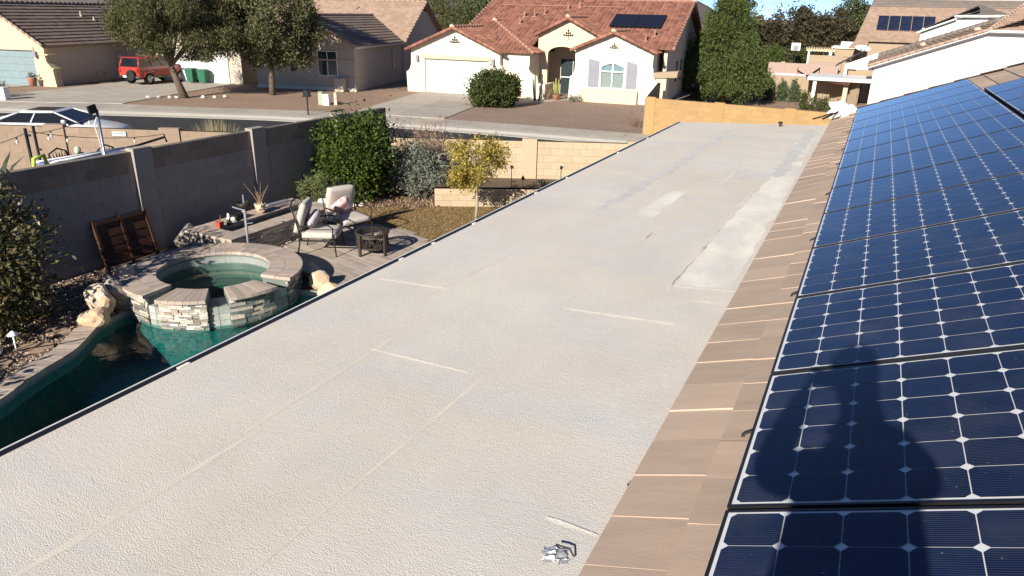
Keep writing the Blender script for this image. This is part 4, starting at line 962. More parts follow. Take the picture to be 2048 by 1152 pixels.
while len(P) < 5500:
    x,y = rs.uniform(-12.2,-9.2),rs.uniform(13.2,17.2)
    if not inside(x,y,LAWN) and y < 17.3+(x+12.4)*.47: P.append((x,y,rs.uniform(.005,.03)))
link('leaf_litter',leaf_mesh('leaf_litter',P,0.06,'mulch',4,aspect=2,up=2.0),None,kind='stuff',label='brown leaf litter under the shrubs',cat='leaf litter')

# ------------------------------------------------------------------ garden furniture
def make_chair(x,y,face,label,pillow,pil_rot):
    t = thing('patio_chair',label,'chair',(x,y,0.03),rad(face),'cushioned patio chairs')
    w,d = .36,.36            # local: x forwards, y to the left
    for sy in (-1,1):
        b = MB(); b.tube([(d*.95,sy*w,0),(d*.9,sy*w,.22),(d*.8,sy*w,.40),(d*.86,sy*(w+.02),.58),(d*.6,sy*(w+.02),.64),(-d*.2,sy*(w+.02),.62),(-d*.92,sy*w,.60)],.014,7); b.build('arm','iron',t,smooth=True)
        b = MB(); b.tube([(-d*1.15,sy*w,0),(-d*1.0,sy*w,.25),(-d*.95,sy*w,.45),(-d*1.2,sy*w,.85),(-d*1.35,sy*w*.96,.99)],.015,7); b.build('leg','iron',t,smooth=True)
        b = MB(); b.tube([(d*.78,sy*w,.36),(d*.95,sy*w,.30),(d*.8,sy*w,.22)],.010,6); b.build('scroll','iron',t,smooth=True)
    b = MB(); b.tube([(-d*1.35,-w*.96,.99),(-d*1.4,-w*.5,1.03),(-d*1.42,0,1.045),(-d*1.4,w*.5,1.03),(-d*1.35,w*.96,.99)],.015,7); b.build('top_rail','iron',t,smooth=True)
    b = MB(); b.bar((d*.85,-w,.32),(d*.85,w,.32),.025,.03); b.bar((-d*.95,-w,.32),(-d*.95,w,.32),.025,.03)
    for sy in (-1,1): b.bar((-d*.95,sy*w,.32),(d*.85,sy*w,.32),.025,.03)
    for k in range(5): yy = -w+.12*(k+1); b.bar((-d*.95,yy,.325),(d*.85,yy,.325),.02,.01)
    b.build('seat_frame','iron',t)
    b = MB()
    for k in range(6): yy = -w+.103*(k+1); b.tube([(-d*.98,yy,.36),(-d*1.2,yy,.84),(-d*1.38,yy*.95,1.0)],.007,5)
    b.build('back_slats','iron',t)
    MB().cushion((.0,0,.405),(.70,.68,.14),None,8,.35).build('seat_cushion','cushion',t,smooth=True)
    R = Matrix.Rotation(rad(-72),3,'Y')
    b = MB(); b.cushion((-.345,0,.74),(.62,.64,.15),R,8,.4); b.build('back_cushion','cushion',t,smooth=True)
    for yy,zz in ((-.12,.82),(.12,.82)):
        b = MB(); b.rock((-.285,yy,zz),(.015,.018,.018),1,1,0); b.build('button','cushion',t)
    p = thing('throw_pillow',{'pillow_pink':'pale pink and red patterned pillow on the chair by the lawn','pillow_grey':'grey and pink patterned pillow on the chair by the spa'}[pillow],'pillow',(x,y,0.03),rad(face),'throw pillows')
    b = MB(); b.cushion((-.17,.06*pil_rot,.63),(.40,.42,.17),Matrix.Rotation(rad(-62),3,'Y')@Matrix.Rotation(rad(38*pil_rot),3,'Z'),8,.75); b.build('pillow',pillow,p,smooth=True)
make_chair(-9.36,10.88,26,'grey cushioned iron chair nearest the spa, in front of the trough','pillow_grey',1)
make_chair(-9.55,11.98,-22,'grey cushioned iron chair nearest the lawn, facing the fire pit','pillow_pink',-1)
t = thing('side_table','small iron side table between the two cushioned chairs','side table',(-9.58,11.42,0.03))
b = MB(); b.lathe([(0,.44),(.17,.44),(.175,.455),(0,.455)],18); b.build('tabletop','iron',t)
for k in range(3):
    a = 2.1*k; b = MB(); b.tube([(.15*math.cos(a),.15*math.sin(a),.44),(.06*math.cos(a),.06*math.sin(a),.22),(.16*math.cos(a),.16*math.sin(a),0)],.008,6); b.build('leg','iron',t)
t = thing('jug','small white and black jug standing on the side table','jug',(-9.58,11.42,.487))
b = MB(); b.lathe([(0,0),(.05,0),(.065,.05),(.05,.11),(.06,.15),(.05,.15),(.04,.1),(0,.02)],12); b.build('body','white_plastic',t,smooth=True); b = MB(); b.tube([(.05,0,.13),(.1,0,.1),(.06,0,.04)],.008,6); b.build('handle','iron',t)
t = thing('fire_pit','round bronze metal fire pit with lattice sides on four legs','fire pit',(-8.44,11.28,0.03),rad(35))
b = MB(); b.lathe([(.30,.43),(.345,.43),(.345,.455),(.30,.455),(.30,.43)],32); b.build('rim','iron_bronze',t,smooth=False)
b = MB(); b.lathe([(.305,.42),(.315,.36),(.305,.36)],32); b.lathe([(.315,.14),(.315,.17),(.305,.17)],32); b.lathe([(.30,.18),(.24,.12),(0,.10)],24); b.build('bowl','iron_bronze',t)
b = MB()
for k in range(9):
    a = 2*math.pi*k/9; s_ = math.pi/9
    for q in (-1,1):
        for o_ in (0.0,.45):
            a0,a1 = a+q*s_*(1-o_*1.0),a; z0,z1 = .36-(.0),.165+.1*o_
            b.bar((.312*math.cos(a0),.312*math.sin(a0),z0),(.312*math.cos(a1),.312*math.sin(a1),z1),.014,.008)
    b.bar((.312*math.cos(a+s_),.312*math.sin(a+s_),.36),(.312*math.cos(a+s_),.312*math.sin(a+s_),.165),.01,.008)
b.build('lattice','iron_bronze',t)
for k in range(4):
    a = math.pi/4+math.pi/2*k; R = Matrix.Rotation(a,3,'Z'); b = MB(); b.obox(R@Vector((.345,0,.22)),(.035,.06,.44),R); b.build('leg','iron_bronze',t)
b = MB()
for k in range(15):
    y = -.29+.0415*k; L = math.sqrt(max(0,.3**2-y*y))
    b.bar((-L,y,.462+.05*(1-(y/.3)**2)*.6),(L,y,.462+.05*(1-(y/.3)**2)*.6),.003,.003); b.bar((y,-L,.464),(y,L,.464),.003,.003)
b.build('mesh_screen','iron',t)
b = MB(); b.tube([(0,-.3,.46),(0,-.15,.56),(0,.0,.585),(0,.15,.56),(0,.3,.46)],.008,6); b.build('handle','iron_bronze',t)
b = MB()
for k in range(6): b.rock((RNG.uniform(0,.18),RNG.uniform(-.15,.05),.36),(.035,.03,.03),70+k,1,.4)
b.build('ash_lumps','white_rock',t)

# ------------------------------------------------------------------ walls of the back yard
wall_blocks('block_wall','tall grey-painted block wall along the yard with two bare brown top courses', (-12.35,5.35),(-12.35,17.3),0.0,2.0,'block_paint',0.15,top_m='block_brown',top_rows=2,
            pil=(3.98,6.98,9.9),pil_w=0.40,pil_out=0.07,pil_h=0.05,pil_m='block_paint',mort='block_paint',group='block walls')
def sub(p,q,t): return (p[0]+(q[0]-p[0])*t,p[1]+(q[1]-p[1])*t)
wall_blocks('block_wall','brown block wall between the neighbour\'s yard and the street, beside the white car', (-24.0,12.45),(-12.45,17.25),-0.6,1.17,'block_tan',0.15,pil=(2.9,6.35,9.6),pil_w=0.6,pil_out=0.05,pil_h=0.07,mort='mortar_tan',group='block walls')
wall_blocks('block_wall','sunlit cream block wall behind the raised planter along the street', (-12.25,17.35),(-2.6,21.85),-0.6,1.17,'block_cream',0.15,pil=(4.05,7.05),pil_w=0.42,pil_out=0.05,pil_h=0.07,mort='mortar_tan',group='block walls')
wall_blocks('block_wall','yellow block wall beyond the end of the flat roof, along the sidewalk', (-9.0,32.6),(1.6,31.55),-0.6,1.18,'block_yellow',0.16,pil=(0.22,3.3,6.2),pil_w=0.44,pil_out=0.03,pil_h=0.04,mort='mortar_tan',group='block walls')
pw = wall_blocks('planter_wall','low cream block planter wall in front of the street wall', (-9.42,15.23),(-4.6,17.95),0.0,0.46,'block_cream',0.2,course=0.153,mort='mortar_tan')
d_ = Vector((4.82,2.72,0)).normalized()
wall_blocks('planter_wall','short end return of the low cream planter wall beside the grey shrub', (-9.42+0.1*d_.x-0.02,15.33),(-10.25,17.95),0.0,0.455,'block_cream',0.2,course=0.153,mort='mortar_tan')
sheet('planter_soil',[(-9.35,15.4),(-4.6,18.05),(-5.4,20.4),(-10.2,18.15)],0.10,'soil')
for x,y,l in [(-8.2,17.11,'thin dark garden stake light left of the ornament in the planter'),(-7.05,17.75,'thin dark garden stake light near the roof edge in the planter')]:
    t = thing('stake_light',l,'stake light',(x,y,0.4),0,'stake lights in the planter')
    b = MB(); b.tube([(0,0,-.4),(0,0,.36)],.010,6); b.build('stake','iron',t); b = MB(); b.lathe([(0,.44),(.035,.42),(.04,.36),(.02,.34)],8); b.tube([(0,0,.4),(.06,0,.40)],.016,6); b.build('lamp','iron',t)
    b = MB(); b.lathe([(0,.015),(.05,.01),(.06,0)],8,c=(.08,.0,0)); b.build('foot','iron',t)
t = thing('garden_ornament','small dark diamond ornament on a stick in the planter','ornament',(-7.81,17.0,0.4)); b = MB(); b.tube([(0,0,-.4),(0,0,.1)],.006,5); b.build('stick','iron',t)
b = MB(); b.lathe([(0,.08),(.055,.15),(0,.24)],4); b.build('diamond','iron',t)
for i,(x,y) in enumerate([(-7.3,17.6),(-6.9,17.5),(-6.6,17.9),(-7.6,17.9)]):
    plant('small_plant',['sparse seedling by the stake near the roof edge','sparse grey seedling in the planter close to the roof edge','sparse grey seedling farthest along the planter soil','sparse seedling against the cream wall'][i],'plant',(x,y,0.1),[((0,0,.16),(.17,.17,.15))],140,.05,'leaf_grey',ncl=12,clr=.06,seed=30+i,group='seedlings in the planter')

# ------------------------------------------------------------------ yard plants
plant('gold_tree','young tree with golden yellow leaves and pale trunk at the roof edge','tree',(-7.88,14.56,0),[((-.05,-.02,1.38),(.62,.60,.62)),((.30,.10,1.55),(.38,.38,.30)),((-.25,-.1,1.05),(.36,.34,.24))],5600,.082,'leaf_gold',
      trunk=[([(0,0,-.05),(.03,.0,.4),(.0,.02,.85),(.0,.0,1.3),(-.04,0,1.8)],[.045,.038,.03,.018,.006]),([(0,.02,.75),(-.2,-.05,1.05),(-.4,-.12,1.35)],[.02,.012,.005]),([(0,.02,.8),(.2,.05,1.15),(.42,.1,1.6)],[.02,.012,.005]),([(0,0,.95),(-.08,.2,1.3),(-.15,.3,1.7)],[.016,.01,.004])],
      ncl=75,clr=.15,seed=3,shell=.7,aspect=3.2,droop=.5,bark='bark_pale',sq=.9)
plant('citrus_tree','rounded bright green citrus tree beside the grey wall corner','tree',(-11.42,14.66,0),[((0,0,1.18),(.84,.80,.98))],11500,.095,'leaf_citrus',trunk=[([(0,0,-.05),(.02,0,.35),(0,0,.9)],[.07,.06,.04])],ncl=150,clr=.25,seed=4,shell=.86,aspect=2.0,out=True,sq=.8)
plant('grey_shrub','silvery grey leaved shrub between the citrus tree and the golden tree','shrub',(-10.1,15.8,0),[((0,0,.62),(.62,.55,.58)),((-.2,0,.95),(.4,.35,.32))],5200,.10,'leaf_grey',ncl=60,clr=.2,seed=5,shell=.8,aspect=4.5,out=True)
def bare(name,label,loc,h,r,n,m='twig_red',seed=1,leaf=None):
    t = thing(name,label,'shrub',loc); rn = random.Random(seed); b = MB(); tips = []
    for k in range(n):
        a = rn.uniform(0,6.28); R = r*math.sqrt(rn.random()); hh = h*rn.uniform(.65,1.05); p0 = (math.cos(a)*R*.2,math.sin(a)*R*.2,-.02); p1 = (math.cos(a)*R*.65,math.sin(a)*R*.65,hh*.55); p2 = (math.cos(a)*R,math.sin(a)*R,hh)
        b.tube([p0,p1,p2],[.014,.008,.003],4,cap=False)
        for j in range(7):
            f = rn.uniform(.3,1); q = Vector(p0).lerp(Vector(p1),f) if rn.random() < .4 else Vector(p1).lerp(Vector(p2),f); e = q+Vector((rn.uniform(-.2,.2),rn.uniform(-.2,.2),rn.uniform(.05,.25))); b.tube([q,(q+e)/2+Vector((0,0,.02)),e],[.005,.004,.002],3,cap=False); tips.append(e)
    b.build('branches',m,t)
    if leaf:
        pts = np.repeat(np.array([tuple(p) for p in tips]),leaf[1],0); pts += np.random.RandomState(seed).normal(size=pts.shape)*.05
        link('crown',leaf_mesh('crown',pts,leaf[2],leaf[0],seed,3.0),t)
bare('bare_shrub','mostly leafless reddish shrub behind the grey shrub, against the cream wall',(-10.55,16.55,0),1.75,.78,70,seed=6,leaf=('mulch',3,.07))
plant('rosemary_bush','low rounded rosemary-like bush at the end of the fire trough','shrub',(-11.78,13.75,0),[((0,0,.36),(.56,.56,.42))],7500,.075,'leaf_rosemary',ncl=110,clr=.11,seed=7,shell=.86,aspect=6,out=True,up=.6)
plant('tall_shrub','large glossy dark shrub with bronze tips at the left edge by the wall','shrub',(-11.25,5.55,0),[((0,.1,1.05),(.80,.82,1.05)),((.2,-.2,.6),(.75,.8,.62)),((-.25,0,1.6),(.5,.6,.5))],11000,.10,'leaf_left',ncl=150,clr=.24,seed=8,shell=.86,aspect=2.4,out=True)
plant('shade_shrub','low round dark shrub beside the pool before the gravel','shrub',(-9.95,2.35,0),[((0,0,.5),(.75,.7,.55))],3000,.12,'leaf_dark',ncl=80,clr=.25,seed=9)  # unseen shrub, placed and sized so its shadow falls by the pool
t = plant('ornamental_grass','dry ornamental grass clump behind the brown street wall','grass clump',(-17.95,16.35,-0.5),[((0,0,1.3),(.3,.3,.25))],60,.08,'dry_grass',ncl=10,clr=.1,seed=10)
b = MB(); rn = random.Random(4)
for k in range(420):
    a = rn.uniform(0,6.28); R = rn.uniform(.1,.85); hh = rn.uniform(1.5,2.1)*(1-.25*R); x,y = math.cos(a)*R,math.sin(a)*R
    b.add([(x*.3-.01,y*.3,0),(x*.3+.01,y*.3,0),(x*.75+.008,y*.75,hh*.7),(x*.75-.008,y*.75,hh*.7),(x*1.05,y*1.05,hh)],[(0,1,2,3),(3,2,4)])
b.build('blades','dry_grass',t)

# ------------------------------------------------------------------ neighbour's yard behind the grey wall
def post(name,label,x,y,z0,z1,r,m,cat='post',grp=None):
    t = thing(name,label,cat,(x,y,z0),0,grp); b = MB(); b.tube([(0,0,0),(0,0,z1-z0)],r,8); b.build('pole',m,t,smooth=True); return t
p1 = post('light_post','thin black string-light post at the far left behind the grey wall',-13.5,8.03,-.6,2.46,.028,'black_metal',grp='string light posts')
p2 = post('light_post','thin black string-light post right beside the first one behind the wall',-13.9,8.42,-.6,2.42,.026,'black_metal',grp='string light posts')
for t,z in ((p1,2.95),(p2,2.6)):
    b = MB(); b.tube([(0,0,z),(.06,.04,z-.02)],.02,6); b.build('hook_or_shade_bar','black_metal',t)
t = post('lamp_pole','galvanised pole carrying a small square black solar lamp above the grey wall',-13.0,9.11,-.6,2.72,.026,'alu','pole')
b = MB(); b.obox((-.0,-.09,3.33),(.05,.16,.15),Matrix.Rotation(rad(12),3,'X')); b.build('lamp','black_plastic',t)
b = MB(); b.tube([(0,-.02,3.2),(-.03,-.08,3.05),(0,-.05,2.7),(0,-.03,2.3)],.008,5); b.build('wire','white_plastic',t)
def lights(label,pts,nb,seed):
    t = thing('string_lights',label,'string lights',(0,0,0),0,'strings of bulbs'); b = MB(); V = [Vector(p) for p in pts]; path = []
    for a,c in zip(V,V[1:]):
        for k in range(9): f = k/8; p = a.lerp(c,f); p.z -= .12*4*f*(1-f)*(c-a).length/3; path.append(p)
    b.tube(path,.006,5); b.build('wire','string_black',t)
    for k in range(nb):
        p = path[int((k+.6)*len(path)/nb) % len(path)]
        b = MB(); b.lathe([(.012,0),(.014,-.04),(0,-.042)],6,c=p); b.build('socket','string_black',t)
        b = MB(); b.lathe([(.010,-.042),(.025,-.08),(.018,-.11),(0,-.115)],8,c=p); b.build('bulb','bulb',t)
lights('string of bulbs running from the left edge to the black posts',[(-13.2,6.4,2.25),(-13.5,8.03,2.38)],3,1)
lights('string of bulbs drooping from the black posts to the grey wall',[(-13.5,8.08,2.4),(-13.0,10.5,2.08)],5,2)
lights('string of bulbs rising from the black posts to the solar lamp pole',[(-13.9,8.42,2.28),(-13.0,9.08,2.62)],2,3)
t = thing('garden_statue','pale green garden statue of a hooded head above the grey wall','statue',(-14.0,9.26,-.5))
b = MB(); b.lathe([(0,0),(.18,0),(.2,.4),(.14,1.2),(.12,1.9),(.14,2.14),(.1,2.2),(.07,2.24)],12); b.build('body','pale_green',t,smooth=True)
b = MB(); b.rock((0,0,2.33),(.06,.07,.10),3,2,.1); b.rock((0,.06,2.26),(.045,.06,.04),4,2,.1); b.build('head','pale_green',t,smooth=True)
b = MB(); b.bar((-.1,.02,2.22),(.1,.12,2.2),.04,.03); b.build('brim','iron',t)
t = thing('lounge_frame','lime green plastic chair back peeking over the grey wall','chair',(-13.2,7.98,-.5))
b = MB(); b.tube([(0,-.12,0),(0,-.14,2.2),(0,-.09,2.47),(0,.1,2.5),(0,.13,2.3),(0,.12,0)],.035,8); b.tube([(0,-.13,2.25),(0,.12,2.3)],.03,6); b.build('frame','lime',t,smooth=True)
for x,y,l in [(-14.4,9.1,'dark lattice-backed patio chair left of the statue behind the wall'),(-14.0,9.85,'dark lattice-backed patio chair right of the statue behind the wall')]:
    t = thing('lattice_chair',l,'chair',(x,y,-.5),rad(100),'lattice-backed chairs next door')
    b = MB()
    b.tube([(-.25,0,0),(-.27,0,1.9),(-.2,0,2.28),(0,0,2.36),(.2,0,2.28),(.27,0,1.9),(.25,0,0)],.018,7)
    for k in range(-3,4): b.tube([(k*.07,0,1.8),(k*.07+.1,0,2.3-abs(k)*.03)],.008,5); b.tube([(k*.07+.1,0,1.8),(k*.07-.05,0,2.3-abs(k)*.03)],.008,5)
    b.build('back','iron',t); b = MB(); b.box(-.28,.28,-.5,0,1.45,1.5); b.build('seat','iron',t)
    for sx in (-1,1):
        b = MB(); b.tube([(sx*.25,-.48,0),(sx*.25,-.48,1.45)],.018,6); b.build('leg','iron',t)
t = thing('swim_frame','long white rail with blue fabric below it behind the grey wall','rail',(-13.3,9.05,-.5))
b = MB(); b.tube([(0,-.85,2.33),(0,.95,2.38)],.022,8); b.build('rail','white_plastic',t,smooth=True)
b = MB(); b.tube([(-.4,-.85,2.3),(-.4,.95,2.3)],.02,8); b.build('rail','white_plastic',t,smooth=True)
for y in (-.85,.95):
    b = MB(); b.tube([(0,y,0),(0,y,2.36)],.02,6); b.build('leg','white_plastic',t)
b = MB(); b.box(-.38,-.02,-.8,.8,2.2,2.29); b.build('fabric','blue_cloth',t)
t = thing('canvas_pole','dark pole end sticking up past the wall beside the long white rail','pole',(-13.0,10.3,-.5)); b = MB(); b.tube([(-.3,-.5,2.35),(0,.2,2.52)],.025,7); b.tube([(0,.2,2.52),(0.02,.22,2.42)],.02,6); b.tube([(-.3,-.5,2.35),(-.3,-.5,0)],.02,6); b.build('pole','black_metal',t)
t = thing('agave','dark spiky agave in the corner of the left edge behind the wall','agave',(-14.2,7.75,-.5)); b = MB(); rn = random.Random(2)
for k in range(34):
    a = rn.uniform(0,6.28); L = rn.uniform(.5,.95); e = rn.uniform(.2,1.2); dx,dy = math.cos(a),math.sin(a); nx,ny = -dy*.035,dx*.035; z0 = 1.75
    b.add([(nx,ny,z0),(-nx,-ny,z0),(dx*L*.5-nx,dy*L*.5-ny,z0+L*.5*math.sin(e)+.05),(dx*L*.5+nx,dy*L*.5+ny,z0+L*.5*math.sin(e)+.05),(dx*L*math.cos(e*.5),dy*L*math.cos(e*.5),z0+L*math.sin(e)*.75)],[(0,1,2,3),(3,2,4)])
b.build('leaves','leaf_agave',t); b = MB(); b.lathe([(0,0),(.3,0),(.35,1.6),(.3,1.75),(0,1.7)],12); b.build('pot','terracotta',t)
dwl = Vector((11.55,4.8,0)).normalized()
pq = Vector((-24,12.45,0))+dwl*4.85+Vector((dwl.y,-dwl.x,0))*.10
t = thing('wall_plaque','small cream plaque with a dark slot on the brown street wall','plaque',(pq.x,pq.y,1.02),math.atan2(dwl.y,dwl.x)); MB().box(-.2,.2,-.02,.02,-.05,.07).build('plate','fascia_white',t); MB().box(-.15,.15,-.024,-.02,.02,.04).build('slot','dark_gap',t)

# ------------------------------------------------------------------ street furniture
t = thing('mailbox','black mailbox on a thin post at the far kerb','mailbox',(-25.1,28.79,-.43),rad(25)); b = MB(); b.tube([(0,0,-.1),(0,0,.95)],.035,8); b.build('post','iron',t)
b = MB(); pr = [(-.12,.92),(.12,.92),(.12,1.12)]+[(.12*math.cos(a),1.12+.12*math.sin(a)) for a in (.5,1.05,1.57,2.1,2.64)]+[(-.12,1.12)]; b.slab_xz(pr,-.27,.27); b.box(-.16,.16,-.3,.3,.89,.92); b.build('box','iron',t)
b = MB(); b.slab_xz(pr,-.285,-.272); b.build('door','black_metal',t); b = MB(); b.box(.125,.135,-.05,.0,1.05,1.2); b.build('flag','iron',t)
def util(x,y,w,d,h,m,l,rz=20):
    t = thing('utility_box',l,'utility box',(x,y,-.43),rad(rz),'utility boxes in the gravel'); b = MB(); b.add([(-w/2,-d/2,-.1),(w/2,-d/2,-.1),(w/2,d/2,-.1),(-w/2,d/2,-.1),(-w/2*.92,-d/2*.9,h),(w/2*.92,-d/2*.9,h),(w/2*.92,d/2*.9,h+.04),(-w/2*.92,d/2*.9,h+.04)],[(3,2,1,0),(4,5,6,7),(0,1,5,4),(1,2,6,5),(2,3,7,6),(3,0,4,7)]); b.build('body',m,t)
    MB().box(-w/2*.97,w/2*.97,-d/2*.97,d/2*.97,h+.03,h+.06).build('cap',m,t); MB().box(-.04,.04,-d/2-.012,-d/2+.02,h*.45,h*.6).build('latch','alu',t)
util(-27.35,32.5,.26,.24,.64,'util_green','pale green utility pedestal left of the white one by the mailbox')
util(-26.98,32.5,.34,.30,.52,'white_plastic','white utility box between two slim pedestals')
util(-26.62,32.85,.16,.16,.62,'util_tan','slim tan utility post right of the white utility box')
util(-41.75,24.05,.55,.4,.62,'white_plastic','white utility cabinet at the left edge beside the driveway')
t = thing('wheelie_bin','green plastic wheelie bin standing on the driveway beside the red vehicle','bin',(-41.75,36.55,-.4),rad(15))
t.scale = (.87,.87,.87)
b = MB(); b.add([(-.24,-.28,.08),(.24,-.28,.08),(.24,.28,.08),(-.24,.28,.08),(-.32,-.36,1.0),(.32,-.36,1.0),(.32,.36,1.0),(-.32,.36,1.0)],[(3,2,1,0),(4,5,6,7),(0,1,5,4),(1,2,6,5),(2,3,7,6),(3,0,4,7)]); b.box(-.35,.35,-.39,.39,.97,1.0); b.build('body','bin_green',t)
b = MB(); b.slab_yz([(-.4,1.0),(.4,1.0),(.42,1.06),(0,1.13),(-.4,1.07)],-.34,.34); b.build('lid','bin_green',t)
b = MB(); b.tube([(-.28,.4,1.05),(.28,.4,1.05)],.02,6); b.build('handle','black_plastic',t)
for sx in (-1,1): b = MB(); b.tube([(sx*.27,.3,.12),(sx*.33,.3,.12)],.12,12); b.build('wheel','rubber',t)
t = thing('wheelie_bin','second green bin half hidden behind the first one','bin',(-41.0,36.85,-.4),rad(20)); t.scale = (.87,.87,.87); b = MB(); b.add([(-.24,-.28,.08),(.24,-.28,.08),(.24,.28,.08),(-.24,.28,.08),(-.31,-.36,.95),(.31,-.36,.95),(.31,.36,.95),(-.31,.36,.95)],[(3,2,1,0),(4,5,6,7),(0,1,5,4),(1,2,6,5),(2,3,7,6),(3,0,4,7)]); b.build('body','bin_green',t); b = MB(); b.slab_yz([(-.4,.95),(.4,.95),(.42,1.0),(0,1.07),(-.4,1.0)],-.33,.33); b.build('lid','bin_green',t)

# ------------------------------------------------------------------ vehicles
def wheel(t,x,y,r,w,side):
    b = MB(); b.lathe([(r*.62,-w/2),(r*.95,-w/2),(r,-w*.35),(r,w*.35),(r*.95,w/2),(r*.62,w/2),(r*.62,-w/2)],22); tt = b.mesh('tyre','rubber',True)
    o = link('wheel',tt,t,(x,y,r),(rad(90),0,0)); o.name = 'wheel'
    b = MB(); z = -side*w*.42; b.lathe([(0,z),(r*.16,z),(r*.2,z*.85),(r*.25,z*.6),(r*.55,z*.75),(r*.62,z),(r*.64,z*.9)],18)
    for k in range(6): a = k*math.pi/3; b.obox((r*.38*math.cos(a),r*.38*math.sin(a),z*.8),(r*.42,r*.12,w*.08),Matrix.Rotation(a,3,'Z'))
    b.build('rim','alu',o)
def loft(st):
    b = MB(); m = len(st[0][1])
    for x,ring in st: b.v.extend([(x,y,z) for y,z in ring])
    for i in range(len(st)-1):
        for j in range(m): b.f.append((i*m+j,i*m+(j+1)%m,(i+1)*m+(j+1)%m,(i+1)*m+j)); b.mi.append(0)
    b.f.append(tuple(range(m))); b.mi.append(0); b.f.append(tuple((len(st)-1)*m+j for j in range(m))); b.mi.append(0); return b
def ringp(hw,zb,zm,zt,tw): return [(-hw*.92,zb),(-hw,zb+.08),(-hw,zm),(-hw*tw,zt),(0,zt+.015),(hw*tw,zt),(hw,zm),(hw,zb+.08),(hw*.92,zb)]
def cabin(t,base,roof,hb,hr,zb,zr,paint,glass='car_glass',pillars=(0.5,),pw=.035):
    (x0,x1),(r0,r1) = base,roof
    B = lambda f,s: Vector((x0+(x1-x0)*f,s*hb,zb)); Rf = lambda f,s: Vector((r0+(r1-r0)*f,s*hr,zr))
    e = .012
    b = MB(); b.add([(x0,-hb+e,zb),(x1,-hb+e,zb),(x1,hb-e,zb),(x0,hb-e,zb),(r0,-hr+e,zr),(r1,-hr+e,zr),(r1,hr-e,zr),(r0,hr-e,zr)],[(0,1,5,4),(1,2,6,5),(2,3,7,6),(3,0,4,7)]); b.build('window',glass,t)
    b = MB()
    b.add([(r0-.02,-hr,zr),(r1+.02,-hr,zr),(r1+.02,hr,zr),(r0-.02,hr,zr),(r0+.05,-hr*.9,zr+.05),(r1-.12,-hr*.9,zr+.055),(r1-.12,hr*.9,zr+.055),(r0+.05,hr*.9,zr+.05)],[(3,2,1,0),(4,5,6,7),(0,1,5,4),(1,2,6,5),(2,3,7,6),(3,0,4,7)])
    b.build('roof',paint,t,smooth=False)
    b = MB()
    for s in (-1,1):
        b.tube([B(0,s),Rf(0,s)],pw*1.4,6); b.tube([B(1,s),Rf(1,s)],pw,6)
        for f in pillars: b.tube([B(f,s),Rf(f,s)],pw,6)
        b.tube([Rf(0,s),Rf(1,s)],pw*.9,6)
    b.build('pillars',paint,t,smooth=True)
t = thing('parked_car','white car with dark glass roof parked on the street behind the brown wall','car',(-27.95,17.85,-.57),rad(29)); t.scale = (1.06,1.06,1.0)
hw = .92
b = loft([(-2.42,ringp(hw*.8,.35,.62,.80,.8)),(-2.3,ringp(hw*.93,.25,.68,.95,.82)),(-1.7,ringp(hw,.2,.75,1.0,.86)),(-1.0,ringp(hw,.2,.78,.98,.93)),(0.6,ringp(hw,.2,.76,.95,.93)),(1.05,ringp(hw,.2,.74,.93,.86)),(1.7,ringp(hw*.98,.2,.70,.84,.82)),(2.2,ringp(hw*.9,.22,.62,.72,.8)),(2.42,ringp(hw*.75,.3,.52,.6,.8))])
o = b.build('body','car_white',t,smooth=True)
md = o.modifiers.new('bevel','SUBSURF'); md.levels = 1; md.render_levels = 1
cabin(t,(-1.75,1.2),(-.85,.35),.84,.64,.93,1.27,'car_white',pillars=(.45,),pw=.028)
b = MB(); b.box(-.75,.2,-.45,.45,1.31,1.332); b.build('sunroof','car_glass',t)
for x in (-1.45,1.5):
    for s in (-1,1): wheel(t,x,s*.82,.34,.22,s)
for s in (-1,1):
    b = MB(); b.rock((.75,s*.98,1.0),(.10,.08,.07),1,2,0); b.build('mirror','car_white',t,smooth=True)
    b = MB(); b.obox((2.25,s*.62,.6),(.12,.3,.12)); b.build('headlight','chrome',t); b = MB(); b.obox((-2.36,s*.6,.72),(.1,.34,.14)); b.build('tail_light','lamp_red',t)
    b = MB(); b.box(-.2,-.02,s*.925-.01,s*.925+.01,.82,.85); b.build('door_handle','chrome',t)
t = thing('parked_suv','red four-wheel-drive wagon parked on the driveway under the tree','car',(-43.7,35.3,-.40),rad(96))
hw = .84
b = loft([(-2.2,ringp(hw*.93,.5,.9,1.05,.96)),(-2.1,ringp(hw,.45,.95,1.12,.96)),(-1.0,ringp(hw,.42,.95,1.12,.96)),(.7,ringp(hw,.42,.95,1.12,.95)),(1.0,ringp(hw,.42,.93,1.1,.92)),(2.0,ringp(hw*.98,.45,.9,1.04,.9)),(2.18,ringp(hw*.94,.5,.85,.98,.9))])
b.build('body','car_red',t)
cabin(t,(-2.1,.9),(-1.92,.3),.79,.68,1.1,1.66,'car_red',pillars=(.38,.7),pw=.04)
for x in (-1.35,1.35):
    for s in (-1,1):
        wheel(t,x,s*.76,.37,.24,s); b = MB(); b.tube([(x-.45,s*.86,.55),(x-.36,s*.87,.78),(x,s*.875,.9),(x+.36,s*.87,.78),(x+.45,s*.86,.55)],.05,6); b.build('wheel_arch','car_red',t)
b = MB(); b.box(-2.34,-2.2,-.8,.8,.46,.58); b.build('bumper','chrome',t); b = MB(); b.box(2.2,2.34,-.8,.8,.46,.58); b.build('bumper','chrome',t)
b = MB(); b.lathe([(.0,-.09),(.33,-.09),(.35,0),(.33,.09),(0,.09)],20); o = b.build('spare_wheel','rubber',t,(-2.33,-.3,.62),(0,rad(90),0)); o['label'] = 'spare wheel on the back'
